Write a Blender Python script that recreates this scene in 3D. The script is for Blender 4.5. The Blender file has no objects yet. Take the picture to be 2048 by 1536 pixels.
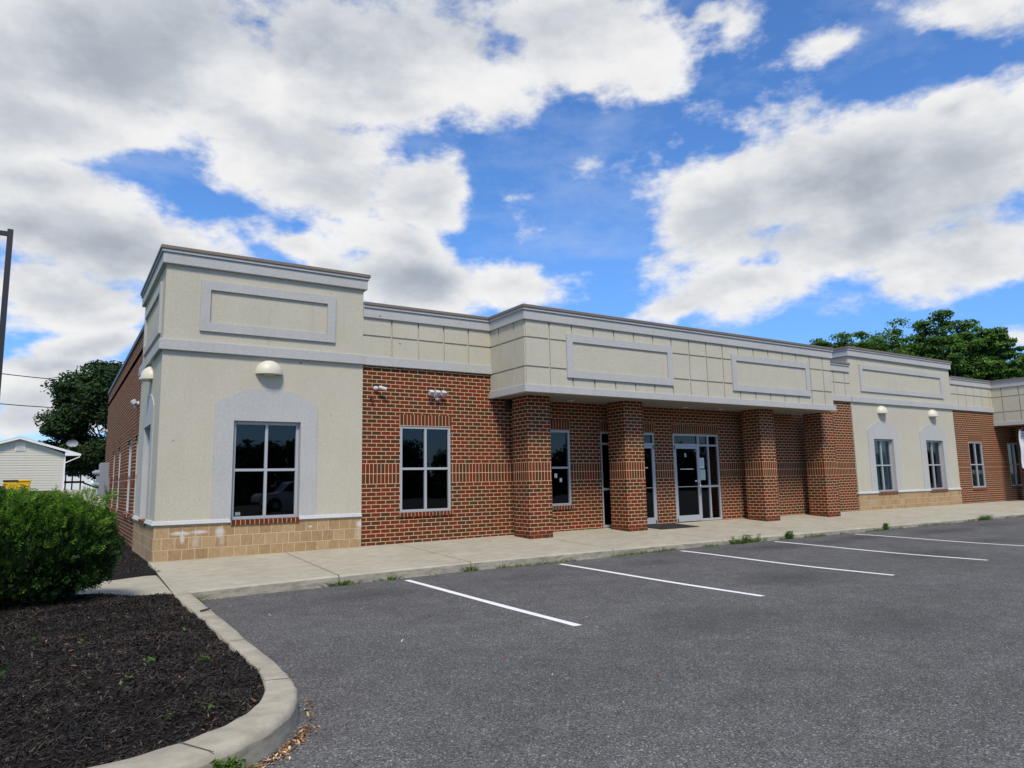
import bpy, bmesh, math, random
import numpy as np
from mathutils import Vector, Matrix
R = math.radians
S = bpy.context.scene
COL = S.collection
random.seed(7)

# ------------------------------------------------------------------ camera
C = Vector((-1.4368, -13.6008, 1.2416)); YAW, PIT, ROL, FPX = -.5732, .1373, -.0192, 1404.88
fw = Vector((math.sin(-YAW)*math.cos(PIT), math.cos(-YAW)*math.cos(PIT), math.sin(PIT)))
rt = Vector((math.cos(YAW), math.sin(YAW), 0)); upv = rt.cross(fw)
rr = rt*math.cos(ROL)+upv*math.sin(ROL); uu = -rt*math.sin(ROL)+upv*math.cos(ROL)
cam = bpy.data.cameras.new('camera'); co = bpy.data.objects.new('camera', cam); COL.objects.link(co)
M4 = Matrix((rr, uu, -fw)).transposed().to_4x4(); M4.translation = C
co.matrix_world = M4
cam.sensor_width = 36; cam.lens = 36*FPX/2048; cam.clip_end = 3000; cam.clip_start = .05
S.camera = co

# ------------------------------------------------------------------ exposure
S.view_settings.view_transform = 'Standard'; S.view_settings.look = 'None'
S.view_settings.exposure = 0.45; S.view_settings.gamma = 1
S.view_settings.use_curve_mapping = False

# ------------------------------------------------------------------ sun
SUN_EL, SUN_AZ = 54, 27       # az: degrees from -Y towards -X
sd = Vector((-math.sin(R(SUN_AZ))*math.cos(R(SUN_EL)), -math.cos(R(SUN_AZ))*math.cos(R(SUN_EL)), math.sin(R(SUN_EL))))
sl = bpy.data.lights.new('sun', 'SUN'); sl.energy = 2.7; sl.angle = R(12); sl.color = (1, .90, .76)
so = bpy.data.objects.new('sun', sl); COL.objects.link(so)
so.rotation_euler = (-sd).to_track_quat('-Z', 'Y').to_euler(); so.location = (0, -20, 30)

# ------------------------------------------------------------------ node helper
class N:
    def __init__(s, tree): s.t = tree; s.n = tree.nodes; s.l = tree.links
    def new(s, typ, **k):
        nd = s.n.new(typ)
        for a, b in k.items(): setattr(nd, a, b)
        return nd
    def set(s, sock, v):
        if isinstance(v, bpy.types.NodeSocket): s.l.new(v, sock)
        else:
            if hasattr(sock.default_value, '__len__') and isinstance(v, (int, float)): v = [v]*len(sock.default_value)
            if hasattr(sock.default_value, '__len__') and len(sock.default_value) == 4 and len(v) == 3: v = tuple(v)+(1,)
            sock.default_value = v
    def m(s, op, a, b=0, c=0, clamp=False):
        nd = s.new('ShaderNodeMath', operation=op); nd.use_clamp = clamp
        s.set(nd.inputs[0], a); s.set(nd.inputs[1], b)
        if len(nd.inputs) > 2: s.set(nd.inputs[2], c)
        return nd.outputs[0]
    def v(s, op, a, b=(0, 0, 0), sc=None):
        nd = s.new('ShaderNodeVectorMath', operation=op); s.set(nd.inputs[0], a); s.set(nd.inputs[1], b)
        if sc is not None: s.set(nd.inputs['Scale'], sc)
        return nd.outputs['Value'] if op in ('LENGTH', 'DISTANCE', 'DOT_PRODUCT') else nd.outputs[0]
    def mix(s, f, a, b, blend='MIX'):
        nd = s.new('ShaderNodeMix', data_type='RGBA', blend_type=blend)
        s.set(nd.inputs[0], f); s.set(nd.inputs[6], a); s.set(nd.inputs[7], b); return nd.outputs[2]
    def noise(s, vec, scale, detail=4, rough=.5, out=0, dist=0):
        nd = s.new('ShaderNodeTexNoise'); s.set(nd.inputs['Vector'], vec)
        nd.inputs['Scale'].default_value = scale; nd.inputs['Detail'].default_value = detail
        nd.inputs['Roughness'].default_value = rough; nd.inputs['Distortion'].default_value = dist
        return nd.outputs[out]
    def ramp(s, f, stops, interp='LINEAR'):
        nd = s.new('ShaderNodeValToRGB'); s.set(nd.inputs[0], f); e = nd.color_ramp.elements
        nd.color_ramp.interpolation = interp
        while len(e) < len(stops): e.new(.5)
        for i, (p, c) in enumerate(stops):
            e[i].position = p; e[i].color = tuple(c)+(1,) if hasattr(c, '__len__') else (c, c, c, 1)
        return nd.outputs[0]
    def rng(s, f, a, b, c=0, d=1, smooth=False):
        nd = s.new('ShaderNodeMapRange'); nd.interpolation_type = 'SMOOTHSTEP' if smooth else 'LINEAR'
        s.set(nd.inputs[0], f)
        for i, x in enumerate((a, b, c, d)): nd.inputs[i+1].default_value = x
        return nd.outputs[0]

# ------------------------------------------------------------------ world: Nishita sky with clouds placed by azimuth / elevation
W = bpy.data.worlds.new('World'); S.world = W; W.use_nodes = True
n = N(W.node_tree)
for x in list(n.n): n.n.remove(x)
sky = n.new('ShaderNodeTexSky', sky_type='NISHITA'); sky.sun_disc = False
sky.sun_elevation = R(SUN_EL); sky.sun_rotation = R(180+SUN_AZ); sky.air_density = 1.0; sky.dust_density = .05; sky.ozone_density = 6.0
dirv = n.new('ShaderNodeTexCoord').outputs['Generated']
CLOUD = [(2.4, 30.6, 17.2, 8.2, 20.5), (21.5, 32.6, 19.0, 6.9, 5.2), (40.3, 34.3, 9.1, 5.1, -5.2), (16.3, 24.5, 12.3, 4.9, -19.7), (24.9, 22.9, 5.5, 4.2, 2.0), (49.7, 34.6, 4.0, 1.5, 8.2, .6), (-3.0, 24.0, 8.9, 3.1, 15.2), (1.6, 17.7, 10.7, 4.0, -4.6), (7.6, 16.4, 6.9, 2.6, -4.6), (-0.6, 13.6, 7.1, 3.1, 7.5), (1.4, 10.2, 4.7, 1.5, 14.4), (-0.4, 6.4, 5.6, 2.2, 14.8, .8), (-1.7, 4.4, 6.5, 1.9, 1.7, .7), (24.9, 16.0, 7.4, 3.8, -3.9), (33.3, 15.8, 7.4, 2.8, -6.2, .8), (15.6, 19.3, 5.5, 1.9, -10.8, .7),
         (59.9, 20.3, 12.6, 7.6, -0.5), (67.9, 20.8, 7.7, 6.4, -15.2), (67.6, 24.6, 3.6, 2.0, -6.1), (50.7, 20.0, 7.9, 5.2, 29.2), (52.2, 14.7, 9.3, 3.2, 2.0, .8), (60, 17, 9, 3.5, 0), (65.8, 14.3, 8.6, 3.4, 3.6, .9), (46.6, 13.6, 6.5, 1.6, 16.2, .6), (69.5, 30.0, 6.5, 2.2, -30, .55), (58.9, 31.1, 3.6, 1.7, -5.3, .34), (65.2, 27.8, 3.4, 1.5, -17.6, .26), (33.8, 22.9, 4.5, 1.8, -1.4, .24), (69.8, 8.9, 3, 1.0, -8.0, .5), (47.5, 13.2, 5.5, 1.3, 14, .7), (38.5, 24.5, 6, 1.8, 15, .22), (34.5, 20, 3.6, 1.5, 0, .2), (-2, 20.5, 6, 2, 5, .8), (3, 12.6, 6, 1.6, 5, .75), (0, 8.4, 5, 1.2, 8, .7), (24, 19.0, 5, 2.4, -20, .9), (18, 17.3, 3, 1.2, 0, .55), (52.5, 33.5, 2.5, 3, 20, .5),
         (0, 48, 30, 9, 0), (70, 55, 30, 12, 20), (-60, 40, 30, 14, 10), (-40, 15, 14, 5, 0), (110, 25, 22, 8, 0), (180, 50, 40, 14, 0), (150, 20, 20, 7, 0), (-110, 30, 25, 9, 0), (-150, 18, 22, 6, 0)]
DARK = [(-1.6, 28.4, 7.7, 3.3, 16.9), (13.6, 33.4, 11.6, 2.9, 9.8), (28.0, 35.2, 7.2, 2.6, 1.8), (3.3, 16.4, 5.9, 1.9, 7.9), (59.9, 21.6, 7.6, 3.2, -1.0), (64.5, 17.9, 6.4, 2.4, -12.0), (55.4, 17.7, 5.0, 1.8, -8.3), (24.9, 16.3, 4.4, 2.4, 1.1), (-2.0, 8.7, 3.5, 1.0, 4.7), (69.4, 26.9, 2.3, 1.5, -19.8), (-2.6, 17.3, 2.3, 1.3, 10.7)]
def blobs(vec, table):
    acc = None
    for row in table:
        az, el, a, b, ang = row[:5]; st_ = row[5] if len(row) > 5 else 1.
        az, el = R(az), R(el)
        c = Vector((math.sin(az)*math.cos(el), math.cos(az)*math.cos(el), math.sin(el)))
        right = Vector((math.cos(az), -math.sin(az), 0)); up = right.cross(c)
        t1 = right*math.cos(R(ang))+up*math.sin(R(ang)); t2 = c.cross(t1)
        rot = Matrix((c, t1, t2)).transposed().to_euler()
        mp = n.new('ShaderNodeMapping', vector_type='TEXTURE')
        # the tiny term makes the blobs evaluate one after another (Cycles' shader stack is small)
        n.set(mp.inputs['Vector'], vec if acc is None else n.v('ADD', vec, n.v('SCALE', (1e-6, 0, 0), sc=acc))); mp.inputs['Location'].default_value = c
        mp.inputs['Rotation'].default_value = rot
        mp.inputs['Scale'].default_value = (math.sin(R(max(a, b)))*1.5, math.sin(R(a)), math.sin(R(b)))
        L = n.v('LENGTH', mp.outputs[0])
        if st_ != 1.: L = n.m('ADD', n.m('MULTIPLY', L, st_), 1-st_)
        acc = L if acc is None else n.m('SMOOTH_MIN', acc, L, .25)
    return n.m('SUBTRACT', 1, acc)
nrm = n.v('NORMALIZE', dirv)
wn = n.noise(nrm, 6, 4, .55, out=1)
wv = n.v('ADD', nrm, n.v('SCALE', n.v('SUBTRACT', wn, (.5, .5, .5)), sc=.085))
mask = n.m('SUBTRACT', n.m('MULTIPLY', blobs(wv, CLOUD), 1.2), .11)
def density(vec, det):
    f1 = n.noise(n.v('MULTIPLY', vec, (1, 1, 1.9)), 7.2, det, .60)
    f2 = n.noise(vec, 2.6, 2, .5)
    d = n.m('ADD', mask, n.m('MULTIPLY', n.m('SUBTRACT', f1, .5), 2.3))
    return n.m('ADD', d, n.m('MULTIPLY', n.m('SUBTRACT', f2, .5), .5))
d0 = density(nrm, 9)
alpha = n.rng(d0, -.10, .36, smooth=True)
# the lit tops: thick cloud towards the sun shades what is below it
d1 = density(n.v('ADD', nrm, (-.012, -.02, .034)), 6)
shade = n.rng(d1, -.05, 1.25, 0, 1, smooth=True)
dk = n.rng(blobs(n.v('ADD', n.v('ADD', nrm, n.v('SCALE', (1e-6, 0, 0), sc=shade)), n.v('SCALE', n.v('SUBTRACT', n.noise(nrm, 8, 5, .6, out=1), (.5, .5, .5)), sc=.10)), DARK), -.4, .9, 0, 1, smooth=True)
fine = n.noise(n.v('MULTIPLY', nrm, (1, 1, 2.2)), 12, 6, .6)
lum = n.m('SUBTRACT', .95, n.m('MULTIPLY', shade, .30))
lum = n.m('SUBTRACT', lum, n.m('MULTIPLY', dk, .17))
lum = n.m('ADD', lum, n.m('MULTIPLY', n.m('SUBTRACT', fine, .5), .15))
lum = n.m('MAXIMUM', lum, .2)
tint = n.mix(n.rng(lum, .5, .9), (.82, .92, 1.06), (1.0, 1.0, 1.01))
ccol = n.v('SCALE', tint, sc=n.m('MULTIPLY', lum, 6.9))
hs = n.new('ShaderNodeHueSaturation'); hs.inputs['Saturation'].default_value = 1.13; hs.inputs['Value'].default_value = 1.27
n.l.new(sky.outputs[0], hs.inputs['Color'])
sz = n.new('ShaderNodeSeparateXYZ'); n.l.new(nrm, sz.inputs[0])
skyc = n.mix(1, hs.outputs[0], n.ramp(n.m('MULTIPLY', sz.outputs[2], 1), [(0, (.50, .62, .80)), (.12, (.62, .76, .98)), (.3, (.95, 1.0, 1.12)), (.6, (1, 1, 1.1))]), 'MULTIPLY')
veil = n.m('MULTIPLY', n.rng(n.noise(n.v('MULTIPLY', nrm, (1, 1, 2.4)), 5, 8, .62), .5, .78), .30)
base = n.mix(veil, skyc, (5.5, 5.9, 6.6))
full = n.mix(alpha, base, ccol)
bg = n.new('ShaderNodeBackground'); bg.inputs['Strength'].default_value = .10
n.l.new(full, bg.inputs['Color'])
wo = n.new('ShaderNodeOutputWorld'); n.l.new(bg.outputs[0], wo.inputs[0])
W.cycles.sampling_method = 'MANUAL'; W.cycles.sample_map_resolution = 512

# ------------------------------------------------------------------ materials
MATS = {}
def mat(name, col=(.5, .5, .5), rough=.7, metal=0, spec=.5, build=None):
    if name in MATS: return MATS[name]
    m = bpy.data.materials.new(name); m.use_nodes = True; k = N(m.node_tree)
    bs = k.n['Principled BSDF']; bs.inputs['Base Color'].default_value = tuple(col)+(1,)
    bs.inputs['Roughness'].default_value = rough; bs.inputs['Metallic'].default_value = metal
    bs.inputs['Specular IOR Level'].default_value = spec
    if build: build(k, bs)
    MATS[name] = m; return m
def bump(k, bs, h, strength=.5, dist=.01):
    b = k.new('ShaderNodeBump'); b.inputs['Strength'].default_value = strength; b.inputs['Distance'].default_value = dist
    k.l.new(h, b.inputs['Height']); k.l.new(b.outputs[0], bs.inputs['Normal'])
def objc(k): return k.new('ShaderNodeNewGeometry').outputs['Position']

def brick_build(mode='wall', voff=0.0, dirty=False):
    def f(k, bs):
        uv = k.new('ShaderNodeUVMap'); sep = k.new('ShaderNodeSeparateXYZ'); k.l.new(uv.outputs[0], sep.inputs[0])
        u, v = sep.outputs[0], sep.outputs[1]
        def tex(vec, w, h, off, mort=.0064):
            b = k.new('ShaderNodeTexBrick'); b.offset = off; b.inputs['Scale'].default_value = 1
            k.l.new(vec, b.inputs['Vector']); b.inputs['Color1'].default_value = (0, 0, 0, 1); b.inputs['Color2'].default_value = (1, 1, 1, 1)
            b.inputs['Mortar'].default_value = (.5, .5, .5, 1)
            b.inputs['Brick Width'].default_value = w; b.inputs['Row Height'].default_value = h
            b.inputs['Mortar Size'].default_value = mort; b.inputs['Mortar Smooth'].default_value = .15
            return b.outputs['Color'], b.outputs['Fac']
        def comb(a, b):
            c = k.new('ShaderNodeCombineXYZ'); k.set(c.inputs[0], a); k.set(c.inputs[1], b); return c.outputs[0]
        wob = k.noise(uv.outputs[0], 9, 3, .5, out=1)
        wv = k.v('SCALE', k.v('SUBTRACT', wob, (.5, .5, .5)), sc=.006)
        ws = k.new('ShaderNodeSeparateXYZ'); k.l.new(wv, ws.inputs[0])
        U = k.m('ADD', u, ws.outputs[0]); V = k.m('ADD', v, ws.outputs[1])
        V2 = k.m('ADD', V, 8.24)
        if mode == 'wall':
            c1, f1 = tex(comb(k.m('ADD', U, 20.6), V2), .206, .0824, .5)
            c2, f2 = tex(comb(k.m('ADD', U, 20.6), k.m('ADD', V, 20.6-1.236)), .0824, .206, 0)
            isb = k.m('MULTIPLY', k.m('GREATER_THAN', v, 1.236), k.m('LESS_THAN', v, 1.648))
            c = k.mix(isb, c1, c2); fac = k.m('ADD', k.m('MULTIPLY', f1, k.m('SUBTRACT', 1, isb)), k.m('MULTIPLY', f2, isb))
        elif mode == 'soldier':
            c, fac = tex(comb(k.m('ADD', U, 8.24), k.m('ADD', V, 24*.24-voff)), .0824, .24, 0)
        else:
            c, fac = tex(comb(k.m('ADD', U, 8.24), k.m('ADD', V, 50*.2-voff)), .0824, .2, 0, .005)
        big = k.noise(uv.outputs[0], .7, 3, .5)
        ch = k.m('ADD', c, k.m('MULTIPLY', k.m('SUBTRACT', big, .5), .45))
        col = k.ramp(ch, [(0, (.168, .032, .015)), (.22, (.152, .031, .015)), (.36, (.134, .032, .015)), (.52, (.114, .034, .016)), (.70, (.094, .036, .016)), (.86, (.076, .037, .017)), (1.0, (.062, .036, .019))])
        g = k.noise(uv.outputs[0], 120, 4, .65)
        col = k.mix(1, col, k.ramp(g, [(.3, (.72, .72, .72)), (.7, (1.25, 1.22, 1.2))]), 'MULTIPLY')
        mc = k.mix(k.noise(uv.outputs[0], 14, 4, .6), (.51, .345, .195), (.67, .475, .29))
        if dirty:
            mc = k.mix(k.m('MULTIPLY', k.m('LESS_THAN', v, .13), .8), mc, (.22, .11, .07))
        col = k.mix(fac, col, mc)
        k.l.new(col, bs.inputs['Base Color'])
        h = k.m('ADD', k.m('MULTIPLY', k.m('SUBTRACT', 1, fac), 1.0), k.m('MULTIPLY', g, .25))
        bump(k, bs, h, .35, .004)
    return f
M_brick = mat('brick_running_bond', rough=.9, spec=.1, build=brick_build())
M_brickp = mat('brick_pillar', rough=.9, spec=.1, build=brick_build(dirty=True))
M_head = mat('brick_soldier', rough=.9, spec=.1, build=brick_build('soldier', 2.44))
M_sill = mat('brick_rowlock', rough=.9, spec=.1, build=brick_build('sill', .46))

def stucco_build(c1, c2, bs_=.5):
    def f(k, bs):
        p = objc(k)
        a = k.noise(p, 1.1, 5, .6); g = k.noise(p, 260, 3, .7); md = k.noise(p, 34, 4, .6)
        st = k.noise(k.v('MULTIPLY', p, (2.5, 2.5, .6)), 1.6, 5, .6)
        c = k.mix(k.rng(k.m('ADD', k.m('MULTIPLY', a, .65), k.m('MULTIPLY', st, .35)), .25, .75), c1, c2)
        c = k.mix(1, c, k.ramp(md, [(.3, (.90, .90, .90)), (.7, (1.06, 1.06, 1.06))]), 'MULTIPLY')
        c = k.mix(1, c, k.ramp(g, [(.3, (.78, .78, .77)), (.7, (1.16, 1.16, 1.16))]), 'MULTIPLY')
        rs = k.noise(k.v('MULTIPLY', p, (16, 16, .35)), 1, 6, .7); pt = k.noise(p, .6, 3, .5)
        c = k.mix(k.m('MULTIPLY', k.rng(rs, .54, .72), k.rng(pt, .42, .62)), c, k.mix(1, c, (.90, .89, .87), 'MULTIPLY'))
        sp = k.noise(p, 9, 2, .5); c = k.mix(k.rng(sp, .765, .79), c, (.16, .15, .13))
        k.l.new(c, bs.inputs['Base Color'])
        bump(k, bs, k.m('ADD', g, k.m('MULTIPLY', md, .8)), .55*bs_*2, .004)
    return f
M_stucco = mat('stucco_beige', rough=.95, spec=.08, build=stucco_build((.478, .450, .357), (.545, .515, .416)))
M_trim = mat('stucco_grey', rough=.95, spec=.08, build=stucco_build((.425, .430, .415), (.487, .490, .475), .4))
M_white = mat('white_sill_paint', rough=.8, spec=.3, build=stucco_build((.56, .57, .58), (.66, .67, .67), .3))
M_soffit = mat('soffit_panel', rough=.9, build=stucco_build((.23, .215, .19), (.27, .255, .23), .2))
def cap_build(k, bs):
    p = objc(k); c = k.mix(k.noise(k.v('MULTIPLY', p, (.6, .6, 4)), 2, 5, .6), (.145, .110, .082), (.215, .170, .130))
    k.l.new(c, bs.inputs['Base Color'])
M_cap = mat('brown_metal_cap', rough=.55, metal=.0, build=cap_build)
M_darkcap = mat('dark_metal_edge', (.06, .058, .06), .5)

def block_build(k, bs):
    uv = k.new('ShaderNodeUVMap').outputs[0]
    b = k.new('ShaderNodeTexBrick'); b.offset = .5; b.offset_frequency = 2
    wv = k.v('ADD', uv, k.v('SCALE', k.v('SUBTRACT', k.noise(uv, 5, 3, .5, out=1), (.5, .5, .5)), sc=.012))
    k.l.new(k.v('ADD', wv, (20.3, 4.02, 0)), b.inputs['Vector'])
    b.inputs['Scale'].default_value = 1; b.inputs['Brick Width'].default_value = .215; b.inputs['Row Height'].default_value = .2
    b.inputs['Mortar Size'].default_value = .0058; b.inputs['Mortar Smooth'].default_value = .3
    b.inputs['Color1'].default_value = (0, 0, 0, 1); b.inputs['Color2'].default_value = (1, 1, 1, 1)
    c = k.mix(b.outputs['Color'], (.335, .222, .110), (.430, .305, .165))
    nz = k.noise(k.v('MULTIPLY', uv, (3, 1.2, 1)), 9, 6, .65)
    c = k.mix(1, c, k.ramp(nz, [(.3, (.78, .76, .72)), (.7, (1.12, 1.12, 1.12))]), 'MULTIPLY')
    c = k.mix(b.outputs['Fac'], c, k.mix(k.noise(uv, 2.2, 3), (.42, .32, .20), (.68, .58, .42)))
    # white mineral stains weeping below the sill
    sep = k.new('ShaderNodeSeparateXYZ'); k.l.new(uv, sep.inputs[0]); u, v = sep.outputs[0], sep.outputs[1]
    tot = None
    for (cu, cv, ru, rv, s) in [(.42, .45, .22, .05, 1), (.72, .46, .20, .045, .9), (1.06, .44, .11, .13, .9), (.45, .36, .05, .12, .9), (.66, .30, .10, .20, .45), (1.10, .30, .07, .16, .5), (3.66, .46, .10, .09, 1), (3.64, .28, .09, .22, .45), (2.68, .46, .05, .03, 1), (2.1, .3, .15, .15, .2), (21.5, .3, .3, .2, .35), (23.4, .25, .4, .2, .3), (25.5, .3, .5, .2, .3)]:
        q = k.m('ADD', k.m('POWER', k.m('ABSOLUTE', k.m('DIVIDE', k.m('SUBTRACT', u, cu), ru)), 2), k.m('POWER', k.m('ABSOLUTE', k.m('DIVIDE', k.m('SUBTRACT', v, cv), rv)), 2))
        e = k.m('MULTIPLY', k.m('SUBTRACT', 1, q, clamp=True), s)
        tot = e if tot is None else k.m('MAXIMUM', tot, e)
    stn = k.noise(k.v('MULTIPLY', uv, (10, 2.0, 1)), 9, 7, .75)
    fs = k.rng(k.m('MULTIPLY', k.m('POWER', k.m('MAXIMUM', tot, 0), .5), stn), .24, .60)
    c = k.mix(fs, c, (.66, .66, .64))
    k.l.new(c, bs.inputs['Base Color'])
    bump(k, bs, k.m('SUBTRACT', k.m('MULTIPLY', k.noise(uv, 90, 4, .6), .4), b.outputs['Fac']), .5, .006)
M_block = mat('tan_block', rough=.88, spec=.25, build=block_build)

M_alu = mat('aluminium_frame', (.40, .42, .44), .45, .15)
M_alud = mat('aluminium_darker', (.36, .38, .41), .45, .2)  # slightly darker aluminium tone, used on the floodlight lenses
def glass_build(k, bs, tint=(.16, .19, .20), ior=1.55):
    o = k.n['Material Output']
    tr = k.new('ShaderNodeBsdfTransparent'); tr.inputs[0].default_value = tuple(tint)+(1,)
    gl = k.new('ShaderNodeBsdfGlossy'); gl.inputs['Roughness'].default_value = .015; gl.inputs[0].default_value = (.85, .9, .95, 1)
    bp = k.new('ShaderNodeBump'); bp.inputs['Strength'].default_value = .12; bp.inputs['Distance'].default_value = .01
    k.l.new(k.noise(objc(k), 1.6, 2, .4), bp.inputs['Height']); k.l.new(bp.outputs[0], gl.inputs['Normal'])
    fr = k.new('ShaderNodeFresnel'); fr.inputs['IOR'].default_value = ior
    mx = k.new('ShaderNodeMixShader'); k.l.new(fr.outputs[0], mx.inputs[0]); k.l.new(tr.outputs[0], mx.inputs[1]); k.l.new(gl.outputs[0], mx.inputs[2])
    k.l.new(mx.outputs[0], o.inputs['Surface'])
M_glass = mat('tinted_glass', build=lambda k, b: glass_build(k, b))
M_glassc = mat('clear_glass', build=lambda k, b: glass_build(k, b, (.62, .70, .68), 1.6))
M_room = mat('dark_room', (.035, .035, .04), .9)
M_blind = mat('dark_blind', (.06, .05, .055), .8)
M_curt = mat('pale_curtain', (.62, .70, .66), .9)
M_curtd = mat('dim_curtain', (.16, .16, .19), .9)
M_paper = mat('paper', (.68, .74, .72), .8)
M_letter = mat('white_lettering', (.75, .75, .77), .6)
M_ink = mat('black_ink', (.02, .02, .025), .6)
M_lamp = mat('cream_lamp_shell', (.62, .59, .47), .45)
M_wht = mat('white_plastic', (.55, .56, .57), .4)
M_blk = mat('black_plastic', (.02, .02, .022), .5)
M_grey = mat('grey_enamel', (.24, .26, .29), .5)
M_bronze = mat('bronze_pole', (.022, .018, .018), .45)
M_steel = mat('steel', (.5, .5, .5), .3, .9)
M_mat = mat('rubber_mat', (.012, .012, .013), .9)
M_lens = mat('frosted_lens', (.75, .74, .68), .3)

def asphalt_build(k, bs):
    p = objc(k)
    big = k.noise(p, .35, 5, .55); md = k.noise(p, 3.2, 5, .6); fi = k.noise(p, 75, 4, .85)
    vo = k.new('ShaderNodeTexVoronoi'); vo.inputs['Scale'].default_value = 110; k.l.new(p, vo.inputs['Vector'])
    vs = k.new('ShaderNodeSeparateColor'); k.l.new(vo.outputs['Color'], vs.inputs[0])
    c = k.mix(k.rng(big, .3, .7), (.109, .109, .106), (.139, .139, .136))
    c = k.mix(1, c, k.ramp(md, [(.3, (.84, .84, .84)), (.7, (1.12, 1.12, 1.12))]), 'MULTIPLY')
    c = k.mix(1, c, k.ramp(fi, [(.32, (.50, .50, .51)), (.5, (.95, .95, .95)), (.68, (1.6, 1.6, 1.6))]), 'MULTIPLY')
    c = k.mix(1, c, k.ramp(vs.outputs[0], [(0, (.45, .45, .46)), (.5, (.92, .92, .92)), (.93, (1.35, 1.35, 1.35)), (1, (2.8, 2.8, 2.8))]), 'MULTIPLY')
    tot = None
    w = k.v('ADD', p, k.v('SCALE', k.v('SUBTRACT', k.noise(p, 1.7, 4, .6, out=1), (.5, .5, .5)), sc=.7))
    for (x, y, rx, ry, s) in [(2.2, -4.2, .9, .5, .5), (4.9, -4.3, .7, .45, .5), (7.6, -4.2, .7, .4, .6), (11.2, -4.0, 1.3, .5, 1), (13.2, -4.1, .9, .4, .6), (14.4, -3.9, 1.2, .5, 1), (17.6, -4.2, 1.8, .5, .9), (7.8, -6.8, 1.0, .8, .8), (12.5, -6.5, 1.3, .6, .7), (16, -6, 1.2, .6, .6), (20.5, -4, 1.2, .5, .6), (4.5, -8.2, 1.4, .7, .35), (5.9, -9.5, 1.0, .8, .4)]:
        e = k.m('MULTIPLY', k.m('SUBTRACT', 1, k.v('LENGTH', k.v('MULTIPLY', k.v('SUBTRACT', w, (x, y, -.25)), (1/rx, 1/ry, 0))), clamp=True), s)
        tot = e if tot is None else k.m('MAXIMUM', tot, e)
    c = k.mix(k.m('MULTIPLY', k.m('POWER', tot, .7), .62), c, (.036, .036, .038))
    k.l.new(c, bs.inputs['Base Color'])
    bump(k, bs, k.m('ADD', fi, vs.outputs[0]), .7, .006)
M_asph = mat('asphalt', rough=.95, spec=.12, build=asphalt_build)
def line_build(k, bs):
    p = objc(k); w = k.noise(p, 60, 4, .7)
    c = k.mix(k.rng(w, .57, .72), (.76, .76, .75), (.25, .25, .26))
    k.l.new(c, bs.inputs['Base Color']); bump(k, bs, w, .4, .003)
M_line = mat('white_line_paint', rough=.8, build=line_build)
def conc_build(c1, c2, dirt):
    def f(k, bs):
        p = objc(k); a = k.noise(p, .8, 5, .6, dist=.6); m = k.noise(k.v('MULTIPLY', p, (1, 3, 1)), 2.2, 6, .65); g = k.noise(p, 150, 3, .7)
        c = k.mix(k.rng(k.m('ADD', k.m('MULTIPLY', a, .5), k.m('MULTIPLY', m, .5)), .36, .64), c1, c2)
        c = k.mix(1, c, k.ramp(g, [(.3, (.86, .86, .85)), (.7, (1.08, 1.08, 1.08))]), 'MULTIPLY')
        if dirt:
            d = k.noise(k.v('MULTIPLY', p, (1.4, 1.4, 5)), 3.2, 7, .7)
            c = k.mix(k.m('MULTIPLY', k.rng(d, .42, .68), dirt), c, (.10, .092, .075))
        v = k.new('ShaderNodeTexVoronoi'); v.inputs['Scale'].default_value = 1.4; k.l.new(p, v.inputs['Vector'])
        c = k.mix(k.rng(v.outputs['Distance'], .02, .035, .6, 0), c, (.09, .085, .08))
        k.l.new(c, bs.inputs['Base Color']); bump(k, bs, k.m('ADD', g, k.m('MULTIPLY', m, 2)), .35, .004)
    return f
M_walk = mat('sidewalk_concrete', rough=.9, spec=.25, build=conc_build((.350, .325, .252), (.445, .417, .328), .22))
M_kerb = mat('kerb_concrete', rough=.9, spec=.25, build=conc_build((.335, .305, .235), (.455, .420, .330), .38))
M_kface = mat('kerb_face_concrete', rough=.92, spec=.2, build=conc_build((.32, .30, .235), (.42, .39, .31), .62))
M_joint = mat('joint_dark_filler', (.07, .055, .045), .95)  # plain dark filler for the slab and kerb joints

def rnd_mat(name, stops, rough=.8, transl=0., scale=None, spec=.3):
    def f(k, bs):
        g = k.new('ShaderNodeNewGeometry'); r = g.outputs['Random Per Island']
        c = k.ramp(r, stops)
        if scale:
            nz = k.noise(g.outputs['Position'], scale, 3, .5)
            c = k.mix(1, c, k.ramp(nz, [(.32, (.62, .66, .62)), (.68, (1.35, 1.3, 1.2))]), 'MULTIPLY')
        k.l.new(c, bs.inputs['Base Color'])
        if transl:
            tr = k.new('ShaderNodeBsdfTranslucent'); k.l.new(c, tr.inputs[0])
            mx = k.new('ShaderNodeMixShader'); mx.inputs[0].default_value = transl
            k.l.new(bs.outputs[0], mx.inputs[1]); k.l.new(tr.outputs[0], mx.inputs[2])
            k.l.new(mx.outputs[0], k.n['Material Output'].inputs[0])
    return mat(name, rough=rough, spec=spec, build=f)
M_leafR = rnd_mat('locust_leaves', [(0, (.045, .105, .020)), (.5, (.085, .180, .032)), (1, (.16, .29, .055))], transl=.35, scale=.35)
M_leafL = rnd_mat('maple_leaves', [(0, (.012, .030, .010)), (.6, (.022, .055, .014)), (1, (.040, .085, .022))], transl=.15, scale=.4)
M_leafB = rnd_mat('far_leaves', [(0, (.02, .045, .012)), (1, (.06, .11, .03))], transl=.2, scale=.3)
M_yew = rnd_mat('yew_needles', [(0, (.060, .040, .018)), (.03, (.010, .032, .008)), (.6, (.020, .060, .012)), (1, (.038, .095, .018))], transl=.15, scale=6, rough=.6)
M_yewt = rnd_mat('yew_new_tips', [(0, (.045, .125, .012)), (.6, (.10, .22, .018)), (1, (.24, .38, .035))], transl=.3, scale=5, rough=.6)
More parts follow.
